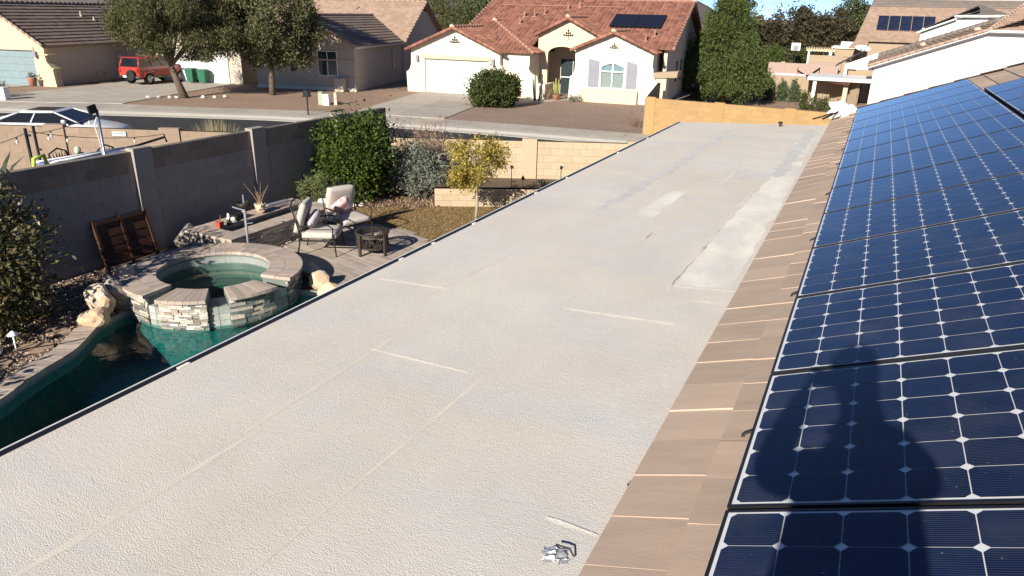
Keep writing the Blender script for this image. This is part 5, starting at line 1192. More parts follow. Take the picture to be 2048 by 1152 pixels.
for s in (-1,1):
    b = MB(); b.box(-2.23,-2.19,s*.7-.09,s*.7+.09,.8,1.0); b.build('tail_light','lamp_red',t); b = MB(); b.box(-1.3,1.0,s*.87-.03,s*.87+.03,.42,.47); b.build('side_step','chrome',t)
    b = MB(); b.tube([(-1.8,s*.55,1.74),(.1,s*.55,1.74)],.02,6); b.build('roof_rail','chrome',t); b = MB(); b.rock((.75,s*.93,1.18),(.06,.1,.08),1,1,0); b.build('mirror','black_plastic',t)
b = MB(); b.box(-2.365,-2.345,-.05,.35,.48,.6); b.build('number_plate','white_plastic',t)

# ------------------------------------------------------------------ houses across the street
def cap_line(pts, r, m, parent, name='ridge_cap', seg=0.4, seed=0):
    b = MB(); rn = random.Random(seed); V = [Vector(p) for p in pts]
    for a,c in zip(V,V[1:]):
        n = max(1,int((c-a).length/seg))
        for k in range(n):
            p,q = a.lerp(c,k/n),a.lerp(c,(k+1.08)/n); b.tube([p,q],[r*1.12,r*.92],7)
    return b.build(name,m,parent,smooth=True)
def gable_slab(b, u0,u1,ub,wb,ue0,ue1,we,ua,wa,y0,y1):
    pass
def iron_vent(parent,u,v,w,s=1.0):
    b = MB()
    for (du,dw) in ((0,.28),(-.13,.14),(0,.14),(.13,.14),(-.27,.02),(-.13,0),(0,0),(.13,0),(.27,.02)): b.obox((u+du*s,v-.03,w+dw*s),(.10*s,.05,.10*s),Matrix.Rotation(rad(45),3,'Y'))
    b.tube([(u,v-.03,w+.30*s),(u,v-.03,w+.48*s)],.012,5); b.tube([(u,v-.03,w),(u+.03,v-.03,w-.2*s),(u-.02,v-.03,w-.34*s)],.012,5); b.build('iron_vent','iron',parent)
def window(parent,u0,u1,w0,w1,v,glass='window_dark',frame='white_plastic',mull=1,bar=0.05,face=-1):
    f = MB(); y0,y1 = v-.03,v+.03; bars = [(u0-bar,u0,w0-bar,w1+bar),(u1,u1+bar,w0-bar,w1+bar),(u0,u1,w0-bar,w0),(u0,u1,w1,w1+bar)]
    for k in range(mull): c = u0+(u1-u0)*(k+1)/(mull+1); bars.append((c-bar/2,c+bar/2,w0,w1))
    for a,c,d,e in bars: f.box(a,c,y0,y1,d,e)
    o = f.build('window',frame,parent)
    b = MB(); b.box(u0,u1,v-.005,v+.012,w0,w1); b.build('pane',glass,o); return o
def lamp(parent,u,v,w):
    b = MB(); b.box(u-.07,u+.07,v-.16,v,w,w+.03); b.box(u-.09,u+.09,v-.2,v-.02,w-.32,w); b.add([(u-.09,v-.2,w),(u+.09,v-.2,w),(u+.09,v-.02,w),(u-.09,v-.02,w),(u,v-.11,w+.09)],[(0,1,4),(1,2,4),(2,3,4),(3,0,4)]); b.build('wall_lamp','shutter_grey',parent)
def swoop(u0,wn,u1,wl,n=7):      # curved buttress edge from the notch (u0, wn) out to (u1, wl)
    return [(u0+(u1-u0)*(1-math.cos(math.pi/2*k/n)),wn+(wl-wn)*math.sin(math.pi/2*k/n)) for k in range(n+1)]

red = thing('house','cream house with red barrel tile roof, white garage door and arched window','house',(-27.6,41.49,S0),rad(5))
T = .28
b = MB()
b.slab_xz([(.3,2.73),(3.46,4.0),(6.5,2.73),(5.75,2.12),(1.27,2.12)],0,T); b.slab_xz([(.3,2.73),(1.27,2.12),(1.27,0),(.0,0),(-.06,1.26)]+swoop(.30,1.96,-.06,1.26)[::-1][1:],0,T)
b.slab_xz([(5.75,2.12),(6.5,2.73),(6.5,1.9),(6.62,1.85),(6.75,1.4),(7.0,1.2),(7.0,0),(5.75,0)],0,T)
b.box(6.3,8.3,.42,.62,0,2.7); b.slab_xz([(8.28,1.92),(8.36,1.92)]+swoop(8.36,1.9,8.93,1.38)+[(9.0,.95),(9.47,.93),(9.47,0),(8.28,0)],.10,.40)
b.box(8.25,8.3,.62,5,0,2.7); b.box(9.2,9.47,.4,1.9,0,.9)
b.slab_xz([(11.1,3.0),(13.48,4.0),(15.85,3.0),(14.25,2.05),(13.45,2.3),(12.7,2.05)],.8,.8+T)
b.slab_xz([(11.1,3.0),(12.7,2.05),(12.7,0),(10.75,0),(10.83,1.45)]+swoop(11.12,2.1,10.83,1.45)[::-1][1:],.8,.8+T); b.slab_xz([(14.25,2.05),(15.85,3.0),(15.85,2.12),(15.9,2.1)]+swoop(15.9,2.1,16.32,1.3)+[(16.32,0),(14.25,0)],.8,.8+T)
b.box(12.7,14.25,.8,.8+T,0,.82); b.box(11.1,11.3,1.08,4,0,3.0); b.box(15.65,15.85,1.08,3,0,3.0)
b.build('wall','stucco_cream',red)
b = MB(); arch = [(8.85,2.62)]+[(9.8+.95*math.cos(math.pi-math.pi*k/10),2.62+.45*math.sin(math.pi*k/10)) for k in range(1,10)]+[(10.75,2.62)]
b.slab_xz([(8.2,3.72),(10.2,4.74),(12.3,3.72),(10.75,2.62)]+arch[1:-1][::-1]+[(8.85,2.62)],2.3,2.3+T); b.slab_xz([(8.2,3.72),(8.85,2.62),(8.85,0),(8.2,0)],2.3,2.3+T); b.slab_xz([(10.75,0),(10.75,2.62),(12.3,3.72),(12.3,0)],2.3,2.3+T); b.build('entry_gable','stucco_buff',red)
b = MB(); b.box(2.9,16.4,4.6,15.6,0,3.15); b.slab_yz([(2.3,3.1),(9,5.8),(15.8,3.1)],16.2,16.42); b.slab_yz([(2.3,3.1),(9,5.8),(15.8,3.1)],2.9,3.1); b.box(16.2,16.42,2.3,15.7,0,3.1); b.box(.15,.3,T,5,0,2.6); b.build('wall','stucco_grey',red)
MB().box(8.3,10.76,4.4,4.6,0,3.3).build('entry_wall','stucco_buff',red)
b = MB(); b.box(9.15,9.95,4.33,4.4,0,2.2); b.build('front_door','window_dark',red); window(red,9.98,10.6,1.0,2.3,4.38,mull=0)
b = MB(); b.box(9.15,9.95,4.32,4.335,1.05,1.1); b.build('door_bar','white_plastic',red)
g = MB().box(1.27,5.75,.16,.2,0.0,2.12).build('garage_door','garage_white',red)
for r in range(4):
    for c in range(4): MB().box(1.27+1.12*c+.06,1.27+1.12*(c+1)-.06,.145,.16,.53*r+.05,.53*(r+1)-.05).build('panel','garage_white',g)
MB().box(1.05,5.88,-.07,0.0,2.13,2.36).build('lintel','trim_tan',red)
lamp(red,.8,0,2.25); lamp(red,6.08,0,2.22)
b = MB(); b.box(5.86,6.35,-.03,0,1.6,1.8); b.build('address_plaque','clay_pale',red)
b = MB(); b.box(5.92,6.29,-.036,-.03,1.64,1.76); b.build('plaque_face','fascia_white',red)
iron_vent(red,3.43,0,3.18); iron_vent(red,10.15,2.3,3.75); iron_vent(red,13.46,.8,3.18,.8)
# arched window with shutters
f = MB()
for a,c,d,e in ((12.70,12.78,.8,1.98),(14.17,14.25,.8,1.98),(12.78,14.17,.8,.88),(12.78,14.17,1.78,1.85),(13.44,13.51,.88,1.78)): f.box(a,c,.74,.9,d,e)
ar = [(13.475+.74*math.cos(math.pi-math.pi*k/10),1.98+.34*math.sin(math.pi*k/10)) for k in range(11)]
for (a,c),(d,e) in zip(ar,ar[1:]): f.bar((a,.82,c),(d,.82,e),.16,.075)
f.bar((13.475,.82,1.85),(13.475,.82,2.3),.1,.035)
wn = f.build('window','white_plastic',red)
for a,c in ((12.78,13.44),(13.51,14.17)): MB().box(a,c,.86,.88,.88,1.78).build('pane','window_lace',wn)
b = MB(); b.slab_xz([(12.76,1.85)]+[(p[0]*.97+13.475*.03,p[1]-.03) for p in ar]+[(14.19,1.85)],.86,.88); b.build('pane','window_sky',wn)
for u0,u1,s in ((11.98,12.64,1),(14.32,14.95,-1)):
    sh = MB(); sh.slab_xz([(u0,.86),(u1,.86),(u1,2.2+(.22 if s > 0 else .1)-.16*(s > 0)),(u0,2.3 if s > 0 else 2.45)] if s < 0 else [(u0,.86),(u1,.86),(u1,2.38),(u0,2.52)],.76,.80); so = sh.build('shutter','shutter_grey',red)
    for k in range(4): b = MB(); x = u0+(u1-u0)*k/4; b.box(x+.01,x+(u1-u0)/4-.01,.742,.76,.98,2.05); b.build('plank','shutter_grey',so)
    for wz in (1.0,1.95):
        b = MB(); b.box(u0,u1,.735,.742,wz,wz+.08); b.build('rail','shutter_grey',so)
MB().box(11.6,15.1,.45,.8,.0,.76).build('window_bench','stucco_buff',red)
def s_face(parent,A,B,C,D,seed): roof_face(MB_R,A,B,C,D,.30,.38,'s',.06,seed)
MB_R = MB()
s_face(red,(6.78,-.35,2.60),(6.78,4.6,2.60),(3.46,4.6,4.05),(3.46,-.35,4.05),1); s_face(red,(.12,4.6,2.60),(.12,-.35,2.60),(3.46,-.35,4.05),(3.46,4.6,4.05),2)
s_face(red,(6.2,.1,2.66),(8.65,.1,2.66),(4.4,4.3,4.46),(4.4,4.3,4.46),3); s_face(red,(8.65,.1,2.66),(8.65,6.2,2.66),(4.4,6.6,4.46),(4.4,4.3,4.46),4)
s_face(red,(8.0,6.6,3.66),(8.0,2.0,3.66),(10.2,2.0,4.78),(10.2,6.6,4.78),5); s_face(red,(12.5,2.0,3.62),(12.5,6.6,3.62),(10.2,6.6,4.78),(10.2,2.0,4.78),6)
s_face(red,(10.9,5.2,2.93),(10.9,.5,2.93),(13.48,.5,4.06),(13.48,5.2,4.06),7); s_face(red,(16.1,.5,2.93),(16.1,4.4,2.93),(13.48,5.2,4.06),(13.48,.5,4.06),8)
s_face(red,(2.5,1.9,3.12),(8.05,1.9,3.12),(8.05,9,5.92),(2.5,9,5.92),9); s_face(red,(8.05,3.25,3.652),(12.42,3.25,3.652),(12.42,9,5.92),(8.05,9,5.92),11); s_face(red,(12.42,1.9,3.12),(16.75,1.9,3.12),(16.75,9,5.92),(12.42,9,5.92),12); s_face(red,(16.75,16.1,3.12),(2.5,16.1,3.12),(2.5,9,5.92),(16.75,9,5.92),10)
ro = MB_R.build('roof_tiles','tile_red',red,kind='stuff')
for k,pts in enumerate([[(3.46,-.4,4.1),(3.46,4.3,4.1)],[(4.4,4.3,4.5),(4.4,6.2,4.5)],[(8.65,.1,2.72),(4.4,4.3,4.5)],[(10.2,1.95,4.84),(10.2,6.2,4.84)],[(13.48,.45,4.12),(13.48,4.9,4.12)],[(2.5,9,5.98),(16.8,9,5.98)],
       [(16.8,9,5.95),(16.8,1.9,3.18)],[(16.8,9,5.95),(16.8,16.1,3.18)],[(2.5,9,5.95),(2.5,1.9,3.18)],
       [(3.46,-.38,4.05),(6.8,-.38,2.64)],[(3.46,-.38,4.05),(.1,-.38,2.64)],[(10.2,1.97,4.78),(12.5,1.97,3.66)],[(10.2,1.97,4.78),(8.0,1.97,3.7)],[(13.48,.47,4.06),(16.12,.47,2.97)],[(13.48,.47,4.06),(10.88,.47,2.97)]]):
    cap_line(pts,.10,'tile_red_cap' if k < 9 else 'tile_red',red,'ridge_cap' if k < 6 else 'rake_cap',.42,k)
for u,v in ((3.46,-.42),(4.45,4.2),(10.2,1.92),(13.48,.42),(16.8,9.0)):
    w = {3.46:4.12,4.45:4.52,10.2:4.86,13.48:4.14,16.8:5.98}[u]; b = MB(); b.rock((u,v,w),(.2,.2,.15),5,2,.1); b.build('ridge_end','clay_pale',red,smooth=True)
for u,v in ((3.9,5.2),(5.9,5.9),(6.6,6.0),(7.2,6.4),(8.6,7.2),(9.3,7.6),(15.3,3.6),(14.9,2.9),(6.0,4.8)):
    w = 3.12+(v-1.9)*.394; b = MB(); b.lathe([(.2,.0),(.12,.08),(.055,.1),(.055,.42),(.075,.42),(.075,.46),(0,.46)],8,c=(u,v,w)); b.build('vent_pipe','tile_red_cap',red)
for u0,u1,v in ((11.0,12.3,4.9),): pass
b = MB(); b.tube([(3.5,7.6,5.5),(12.4,7.6,5.5)],.025,5); b.build('conduit','tile_red_cap',red)
for v in (5.2,6.9): window(red,0,0.5,0,0,0) if False else None
for v in (6.0,7.8):
    b = MB(); b.box(16.41,16.44,v,v+.6,1.0,2.3); o = b.build('window','window_dark',red); b = MB(); b.box(16.435,16.45,v+.05,v+.55,1.7,2.2); b.build('pane','window_sky',o)
for i in range(2):
    for j in range(2):
        t = thing('solar_panel','black solar panel on the red tile roof, %s' % [['lower left of the four','upper left of the four'],['lower right of the four','upper right of the four']][i][j],'solar panel',(0,0,0),0,'panels on the red roof')
        t.parent = None
        u0 = 12.15+1.68*i; v0 = 4.55+1.0*j*.93; a = math.atan2(2.8,7.1)
        loc = red.matrix_basis @ Vector((u0,v0,3.12+(v0-1.9)*.394+.15))
        t.location = loc; t.rotation_euler = (Matrix.Rotation(rad(5),3,'Z')@Matrix.Rotation(a,3,'X')).to_euler()
        MB().box(0,1.66,0,.98,0,.04).build('frame','black_metal',t); b = MB(); b.box(.02,1.64,.02,.96,.04,.043); b.build('glass','panel_black' if 'panel_black' in M else (mat('panel_black',(0.012,0.012,0.02),rough=.15,coat=.6,var=.05) and 'panel_black'),t)
# planting in front of it
plant('round_bush','large dark rounded bush beside the white garage door','bush',(-19.2,37.6,S0),[((0,0,.93),(1.42,1.25,.96))],16000,.15,'leaf_dark',ncl=170,clr=.28,seed=21,shell=.9,out=True)
def cactus(x,y,h,n,label,m='cactus',pot=True,seed=1,sp=.16):
    t = thing('cactus',label,'cactus',(x,y,S0)); rn = random.Random(seed)
    if pot: b = MB(); b.lathe([(0,0),(.16,0),(.22,.3),(.24,.32),(.18,.32),(.16,.28),(0,.28)],12); b.build('pot','terracotta',t,smooth=True)
    b = MB()
    for k in range(n): a = rn.uniform(0,6.28); r = rn.uniform(.03,sp); b.tube([(r*.5*math.cos(a),r*.5*math.sin(a),.25 if pot else -.05),(r*math.cos(a),r*math.sin(a),h*.5),(r*1.1*math.cos(a),r*1.1*math.sin(a),h*rn.uniform(.7,1))],[.045,.05,.035],6)
    b.build('stems',m,t,smooth=True); return t
cactus(-17.5,42.6,1.35,9,'yellowish columnar cactus in a terracotta pot by the front entry')
cactus(-18.35,41.55,1.7,4,'thin dark upright cactus stems beside the rounded bush','leaf_agave',False,2,.35)
bare('dry_shrub','spiky dry plant beside the entry walkway',(-18.0,42.2,S0),.8,.5,16,'twig',12)
bare('dry_shrub','low dead shrub in the gravel near the yellow wall corner',(-9.9,34.4,S0),.65,.75,30,'twig_red',13)
plant('agave_clump','small blue-grey plant at the foot of the house corner','plant',(-16.3,42.6,S0),[((0,0,.18),(.35,.3,.2))],260,.16,'leaf_grey',ncl=14,clr=.12,seed=14,aspect=3)
wall_blocks('block_wall','shaded return of block wall running back from the yellow wall corner',(-9.05,32.75),(-10.75,41.2),-.6,1.12,'block_brown',.15,group='block walls')
t = thing('gate_pillar','tan pillar with wide capstone between the red-roofed house and the pine','pillar',(-11.0,42.2,-.6)); MB().box(-.25,.35,.1,.7,0,1.85).build('pillar','stucco_buff',t); b = MB(); b.slab_xz([(-.4,1.85),(.95,1.95),(1.0,2.3),(-.4,2.15)],.0,.8); b.build('capstone','stucco_tan',t)

grey = thing('house','grey-beige house with brown tile roof behind the two trees','house',(-29.97,39.06,S0),rad(15))
b = MB(); b.slab_xz([(-6.8,0),(0,0),(0,2.75),(-3.4,4.4),(-6.8,2.75)],0,.25); b.box(-.25,0,.25,9.3,0,2.75); b.box(-6.8,-6.55,.25,9.3,0,2.75)
b.box(-15,-8.65,1.3,1.55,0,2.75); b.box(-8.9,-8.65,1.55,5,0,2.75); b.box(-8.65,-6.6,4.2,4.4,0,2.75); b.slab_xz([(-15,2.75),(-8.65,2.75),(-11.8,4.2)],1.3,1.5)
b.box(-15,.1,9.3,19.6,0,2.75); b.slab_yz([(9.0,2.75),(13.0,4.85),(14.3,5.0),(15.6,4.85),(19.6,2.75)],-.1,.1); b.build('wall','stucco_grey',grey)
window(grey,-2.45,-1.2,.95,2.4,-.02,mull=1); window(grey,-4.45,-3.9,1.1,2.1,-.02,mull=0)
MB().box(-2.8,-.05,-.09,0,.72,.86).build('band','stucco_grey',grey); MB().box(-6.8,.06,-.05,0,1.86,1.95).build('band','stucco_grey',grey); MB().box(-6.8,.06,-.09,0,0,.22).build('plinth','stucco_cream',grey)
MB().box(-1.2,-.6,-.55,-.02,0,.85).build('ac_cover','stucco_grey',grey)
b = MB(); b.box(-.0,.03,7.0,7.5,.95,2.35); o = b.build('window','window_dark',grey)
MB().box(-14.4,-9.6,1.22,1.3,0,2.1).build('garage_door','garage_white',grey); MB().box(-9.35,-9.05,1.25,1.3,1.3,1.55).build('address_plaque','clay_pale',grey)
mr = MB(); roof_face(mr,(.25,-.35,2.78),(.25,9.4,2.78),(-3.4,13.0,4.55),(-3.4,-.35,4.55),.33,.36,'flat',.05,1); roof_face(mr,(-7.05,9.4,2.78),(-7.05,-.35,2.78),(-3.4,-.35,4.55),(-3.4,13.0,4.55),.33,.36,'flat',.05,2)
roof_face(mr,(-8.35,.95,2.78),(-8.35,9.4,2.78),(-11.8,12,4.4),(-11.8,.95,4.4),.33,.36,'flat',.05,3); roof_face(mr,(-15.3,9.4,2.78),(-15.3,.95,2.78),(-11.8,.95,4.4),(-11.8,12,4.4),.33,.36,'flat',.05,4)
mr.build('roof_tiles','tile_brown',grey,kind='stuff')
mr = MB(); roof_face(mr,(-15.4,8.85,2.74),(.42,8.85,2.74),(.42,14.3,5.6),(-15.4,14.3,5.6),.33,.36,'flat',.035,5); roof_face(mr,(.42,19.75,2.74),(-15.4,19.75,2.74),(-15.4,14.3,5.6),(.42,14.3,5.6),.33,.36,'flat',.035,6); mr.build('roof_tiles','tile_tan',grey,kind='stuff')
for k,pts in enumerate([[(-3.4,-.4,4.6),(-3.4,12.9,4.6)],[(-15.4,14.3,5.66),(.45,14.3,5.66)],[(.45,14.3,5.64),(.45,8.85,2.8)],[(.45,14.3,5.64),(.45,19.75,2.8)],[(.28,-.38,2.8),(-3.4,-.38,4.58)],[(-7.1,-.38,2.8),(-3.4,-.38,4.58)]]): cap_line(pts,.08,'tile_tan',grey,'ridge_cap' if k < 2 else 'rake_cap',.42,k)
b = MB(); b.box(.2,.3,-.36,9.0,2.62,2.74); b.build('fascia','stucco_cream',grey)
b = MB(); b.tube([(-5,13,5.0),(-5,13,5.35)],.06,7); b.build('vent_pipe','tile_tan',grey)

yel = thing('house','yellow house with blue-grey garage door and brown tile roof at the left edge','house',(-45.9,29.79,S0),rad(15))
b = MB(); b.slab_xz([(-7.2,0),(-6.3,0),(-6.3,2.12),(-1.25,2.12),(-1.25,0),(.0,0),(-.08,1.08),(-.40,1.45),(-.48,1.9),(-.42,2.45),(-3.8,4.7),(-7.2,2.45)],0,.25); b.build('wall','stucco_yellow',yel)
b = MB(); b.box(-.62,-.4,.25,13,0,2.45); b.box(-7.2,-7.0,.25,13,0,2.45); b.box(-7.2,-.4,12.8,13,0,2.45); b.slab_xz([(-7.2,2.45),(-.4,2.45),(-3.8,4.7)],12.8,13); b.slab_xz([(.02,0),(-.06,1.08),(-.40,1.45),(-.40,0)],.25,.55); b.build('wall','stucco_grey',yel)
MB().box(-.5,.05,-.06,.6,1.05,1.12).build('ledge','stucco_yellow',yel); MB().box(-.95,-.2,-.06,.6,1.88,1.95).build('ledge','stucco_yellow',yel)
g = MB().box(-6.3,-1.25,.12,.16,0,2.12).build('garage_door','garage_blue',yel)
for r in range(5):
    MB().box(-6.28,-1.27,.10,.12,.424*r+.012,.424*(r+1)-.012).build('panel','garage_blue',g)
MB().box(-6.4,-1.15,-.07,0,2.14,2.34).build('lintel','trim_tan',yel); lamp(yel,-1.02,0,2.05)
b = MB(); b.box(-.38,-.28,6.2,7.0,.95,1.75); b.box(-.38,-.25,7.1,7.2,.2,1.7); b.build('meter_box','stucco_grey',yel); b = MB(); b.tube([(-.28,6.45,1.5),(-.2,6.45,1.5)],.1,10); b.build('meter_dial','white_plastic',yel)
b = MB(); b.tube([(-.34,6.55,.95),(-.34,6.55,0)],.03,6); b.rock((-.3,6.2,.85),(.1,.1,.12),1,1,0); b.rock((-.3,6.9,.75),(.1,.08,.1),2,1,0); b.rock((-.3,4.2,.55),(.12,.14,.15),3,1,0); b.rock((-.3,4.9,.5),(.12,.1,.15),3,1,0); b.build('conduit','stucco_grey',yel)
mr = MB(); roof_face(mr,(-.12,-.4,2.42),(-.12,13.3,2.42),(-3.8,13.3,4.85),(-3.8,-.4,4.85),.33,.34,'flat',.06,1); roof_face(mr,(-7.5,13.3,2.42),(-7.5,-.4,2.42),(-3.8,-.4,4.85),(-3.8,13.3,4.85),.33,.34,'flat',.06,2); mr.build('roof_tiles','tile_brown',yel,kind='stuff')
cap_line([(-3.8,-.45,4.9),(-3.8,13.3,4.9)],.09,'tile_brown',yel); cap_line([(-.1,-.44,2.46),(-3.8,-.44,4.88)],.08,'tile_tan',yel,'rake_cap')
b = MB(); b.box(-.2,-.1,-.4,13,2.3,2.42); b.build('fascia','wood_beam',yel)
b = MB(); b.lathe([(.14,0),(.06,.08),(.05,.35),(0,.35)],8,c=(-2.6,6.2,4.06)); b.build('vent_pipe','clay_pale',yel)
b = MB(); b.lathe([(.12,0),(.06,.08),(.05,.25),(0,.25)],8,c=(-2.2,6.9,3.8)); b.build('vent_pipe','clay_pale',yel)
def pot(x,y,l,m,h=.45,seed=1):
    t = thing('potted_plant',l,'potted plant',(x,y,S0)); b = MB(); b.lathe([(0,0),(.2,0),(.27,h),(.29,h+.04),(.22,h+.04),(0,h-.04)],12); b.build('pot',m,t,smooth=True)
    P = crown_pts(120,[((0,0,h+.2),(.25,.25,.22))],10,.1,seed); link('crown',leaf_mesh('crown',P,.13,'leaf_dark',seed,3),t)
pot(-47.6,29.4,'dark potted plant beside the blue-grey garage door','terracotta'); pot(-47.0,29.65,'second smaller pot next to the yellow wall corner','bark',.35,2)
plant('small_shrub','dark shrub at the far left edge behind the white cabinet','shrub',(-43.3,24.5,S0),[((0,0,.45),(.7,.6,.5))],1600,.1,'leaf_dark',ncl=40,clr=.2,seed=15)

# street trees
def limbs(base, top, ells, seed, r0):
    rn = random.Random(seed); L = [([base,Vector(base).lerp(Vector(top),.5)+Vector((rn.uniform(-.06,.06),0,0)),top],[r0,r0*.82,r0*.6])]
    for c,r in ells:
        for k in range(4):
            q = Vector(c)+Vector((rn.uniform(-.7,.7)*r[0],rn.uniform(-.7,.7)*r[1],rn.uniform(-.3,.7)*r[2])); m = Vector(top).lerp(q,.5)+Vector((0,0,.25)); L.append(([top,m,q],[r0*.4,r0*.22,.02]))
    return L
E1 = [((-.3,-.1,4.75),(2.9,2.6,2.6)),((-1.9,-.8,4.0),(1.5,1.5,1.4)),((1.7,.7,3.7),(1.3,1.3,1.5))]
plant('shade_tree','olive-leaved shade tree with leaning trunk in front of the red vehicle','tree',(-35.34,30.31,S0),E1,62000,.19,'leaf_olive',trunk=limbs((0,0,-.1),(-.55,-.22,1.75),E1,3,.24),ncl=200,clr=.5,seed=16,shell=.8,aspect=4.5,droop=.5,zmin=2.0)
E2 = [((.3,.1,4.5),(2.7,2.5,2.6)),((-1.4,-.5,3.4),(1.2,1.2,1.3)),((1.7,.9,3.3),(1.2,1.2,1.3)),((.2,0,2.7),(1.5,1.4,.8))]
plant('shade_tree','dark green shade tree with straight trunk before the grey-beige house','tree',(-32.67,34.42,S0),E2,56000,.19,'leaf_oak',trunk=limbs((0,0,-.1),(.1,.05,1.9),E2,4,.21),ncl=190,clr=.5,seed=17,shell=.8,aspect=3.0,droop=.3,zmin=1.2)
for i,(x,y) in enumerate([(-35.9,29.7),(-35.55,29.9),(-36.4,29.4),(-34.6,30.9),(-34.1,31.3),(-33.8,31.8),(-36.9,29.1)]):
    rockthing(x,y,S0+.06,(.13,.11,.09),80+i,'white_rock',['pale edging stone at the foot of the leaning tree','pale edging stone closest to the leaning trunk','pale edging stone left in the row below the leaning tree','pale edging stone right of the leaning trunk','pale edging stone in the shade right of the trunk','last pale edging stone in the tree shade','leftmost pale edging stone toward the driveway'][i],'stone','edging_stone','edging stones by the leaning tree')

# ------------------------------------------------------------------ yard beyond the yellow wall
ZB = -1.2
pine_e = [((-.25,0,1.6+k*.95),(max(.3,3.05*(1-k/6.9)*(1.0 if k else .95)+.1),max(.3,2.85*(1-k/6.9)+.1),.95)) for k in range(9)]
plant('pine_tree','big bushy pine tree between the red-roofed house and the side yard','tree',(-9.55,54.4,ZB),pine_e,62000,.26,'leaf_pine',trunk=[([(0,0,-.1),(0,0,5),(0,0,9.2)],[.3,.18,.03])],ncl=230,clr=.52,seed=18,shell=.82,aspect=5,out=True,zmin=.05)
for i,(x,y,h,l) in enumerate([(-7.0,59.0,1.55,'slim cypress nearest the pine, first of three along the tan wall'),(-6.1,59.0,1.75,'tallest slim cypress, middle of three along the tan wall'),(-5.2,58.9,1.65,'slim cypress nearest the white patio, last of three along the tan wall')]):
    plant('cypress',l,'tree',(x,y,ZB),[((0,0,h*.33),(.40,.40,h*.36)),((0,0,h*.62),(.27,.27,h*.34)),((0,0,h*.84),(.13,.13,h*.2))],3200,.13,'leaf_cypress',trunk=[([(0,0,-.1),(0,0,h*.8)],[.05,.02])],ncl=60,clr=.14,seed=22+i,shell=.85,aspect=4,up=.1,group='cypresses along the tan wall')
plant('patio_shrub','dark leafy shrub in front of the white patio cover','shrub',(-3.0,54.6,ZB),[((0,0,.4),(1.35,.7,.5)),((-1.0,0,.7),(.3,.3,.7))],3600,.13,'leaf_dark',ncl=80,clr=.22,seed=26,aspect=3,up=.1)
t = wall_blocks('block_wall','tan block wall behind the three cypresses',(-10.5,59.3),(-1.6,60.6),ZB,.60,'stucco_tan',.18,course=.3,bl=.6,pil=(5.4,),pil_w=.45,pil_out=.04,pil_h=.03,mort='mortar_tan',group='block walls')
t = wall_blocks('block_wall','shorter tan block wall right of the white column under the patio cover',(-3.0,60.9),(-.9,58.9),ZB,.52,'stucco_tan',.18,course=.3,bl=.6,mort='mortar_tan',group='block walls')
sheet('side_yard',[(-11,33.6),(3,32.2),(3,62),(-11,62)],ZB+.012,'gravel_yard')
wh = thing('house','white stucco house with brown tile roof and flat patio cover','house',(0,58.0,ZB))
b = MB(); b.slab_xz([(-.18,0),(12,0),(12,5.45),(6.0,5.45),(5.8,5.4),(-.18,2.86)],0,.25); b.box(-.18,.05,.25,11,0,2.8); b.build('wall','stucco_white',wh)
b = MB(); b.slab_yz([(7.5,0),(11,0),(11,2.8),(7.5,2.8)],-2.3,-2.1); b.slab_xz([(-2.3,2.2),(-.1,2.2),(-.1,3.5),(-2.3,2.55)],7.4,7.6); b.build('wing_wall','stucco_white',wh)
pc = MB(); pc.box(-4.4,-.03,-.05,4.2,1.88,1.94); pc.build('patio_cover','white_plastic',wh)
b = MB(); b.box(-4.42,-.03,-.12,-.05,1.74,1.95); b.box(-4.42,-4.35,-.12,4.2,1.74,1.95); b.build('patio_fascia','fascia_white',wh)
b = MB(); b.box(-3.95,-3.72,.1,.33,0,1.75); b.build('column','stucco_white',wh); b = MB(); b.box(-3.9,-3.77,.085,.1,1.15,1.2); b.build('column_band','dark_gap',wh)
b = MB(); b.box(-1.9,-1.6,.2,4,0,1.74); b.box(-1.9,-.2,4.0,4.2,0,1.74); b.build('patio_wall','stucco_grey',wh); b = MB(); b.box(-1.58,-.35,3.9,3.98,0,1.72); b.build('patio_door','window_dark',wh)
b = MB(); b.slab_xz([(-2.9,1.62),(-1.9,1.72),(-1.5,1.72),(-1.5,1.55),(-1.9,1.55)],-.3,.6); b.build('umbrella','bench_wood',wh)
b = MB()
for k in range(3): b.box(.82,2.1,-.04,0,.95+.14*k,1.07+.14*k)
b.build('gable_louvre','stucco_white',wh); b = MB(); b.box(.80,2.12,-.06,0,1.37,1.41); b.build('louvre_trim','shutter_grey',wh)
sl = (5.42-2.88)/6.5
mr = MB(); roof_face(mr,(-.62,10.5,2.86),(-.62,-.55,2.86),(6.05,-.55,5.42),(9.3,10.5,6.6),.40,.36,'flat',.06,1); mr.build('roof_tiles','tile_tan',wh,kind='stuff')
mr = MB(); roof_face(mr,(6.0,-.55,5.42),(13,-.55,5.42),(13,6.5,7.9),(9.3,6.5,7.9),.40,.36,'flat',.05,2); mr.build('roof_tiles','tile_tan',wh,kind='stuff')
mr = MB(); roof_face(mr,(-3.0,13,2.35),(-3.0,7.0,2.35),(-1.1,7.0,3.55),(-1.1,13,3.55),.40,.36,'flat',.05,3); mr.build('roof_tiles','tile_grey',wh,kind='stuff')
b = MB(); b.bar((-.64,-.5,2.80),(6.05,-.5,5.36),.1,.14); b.bar((6.05,-.5,5.36),(13,-.5,5.36),.1,.14); b.build('fascia','fascia_white',wh)
b = MB(); b.bar((-.5,-.25,2.72),(6.0,-.25,5.22),.42,.03); b.bar((6,-.25,5.24),(12.6,-.25,5.24),.42,.03); b.build('soffit','shutter_grey',wh)
cap_line([(-.62,10.5,2.95),(9.3,10.5,6.7)],.2,'tile_grey',wh); cap_line([(6.05,-.5,5.48),(9.3,6.5,7.95)],.11,'tile_tan',wh,'hip_cap')
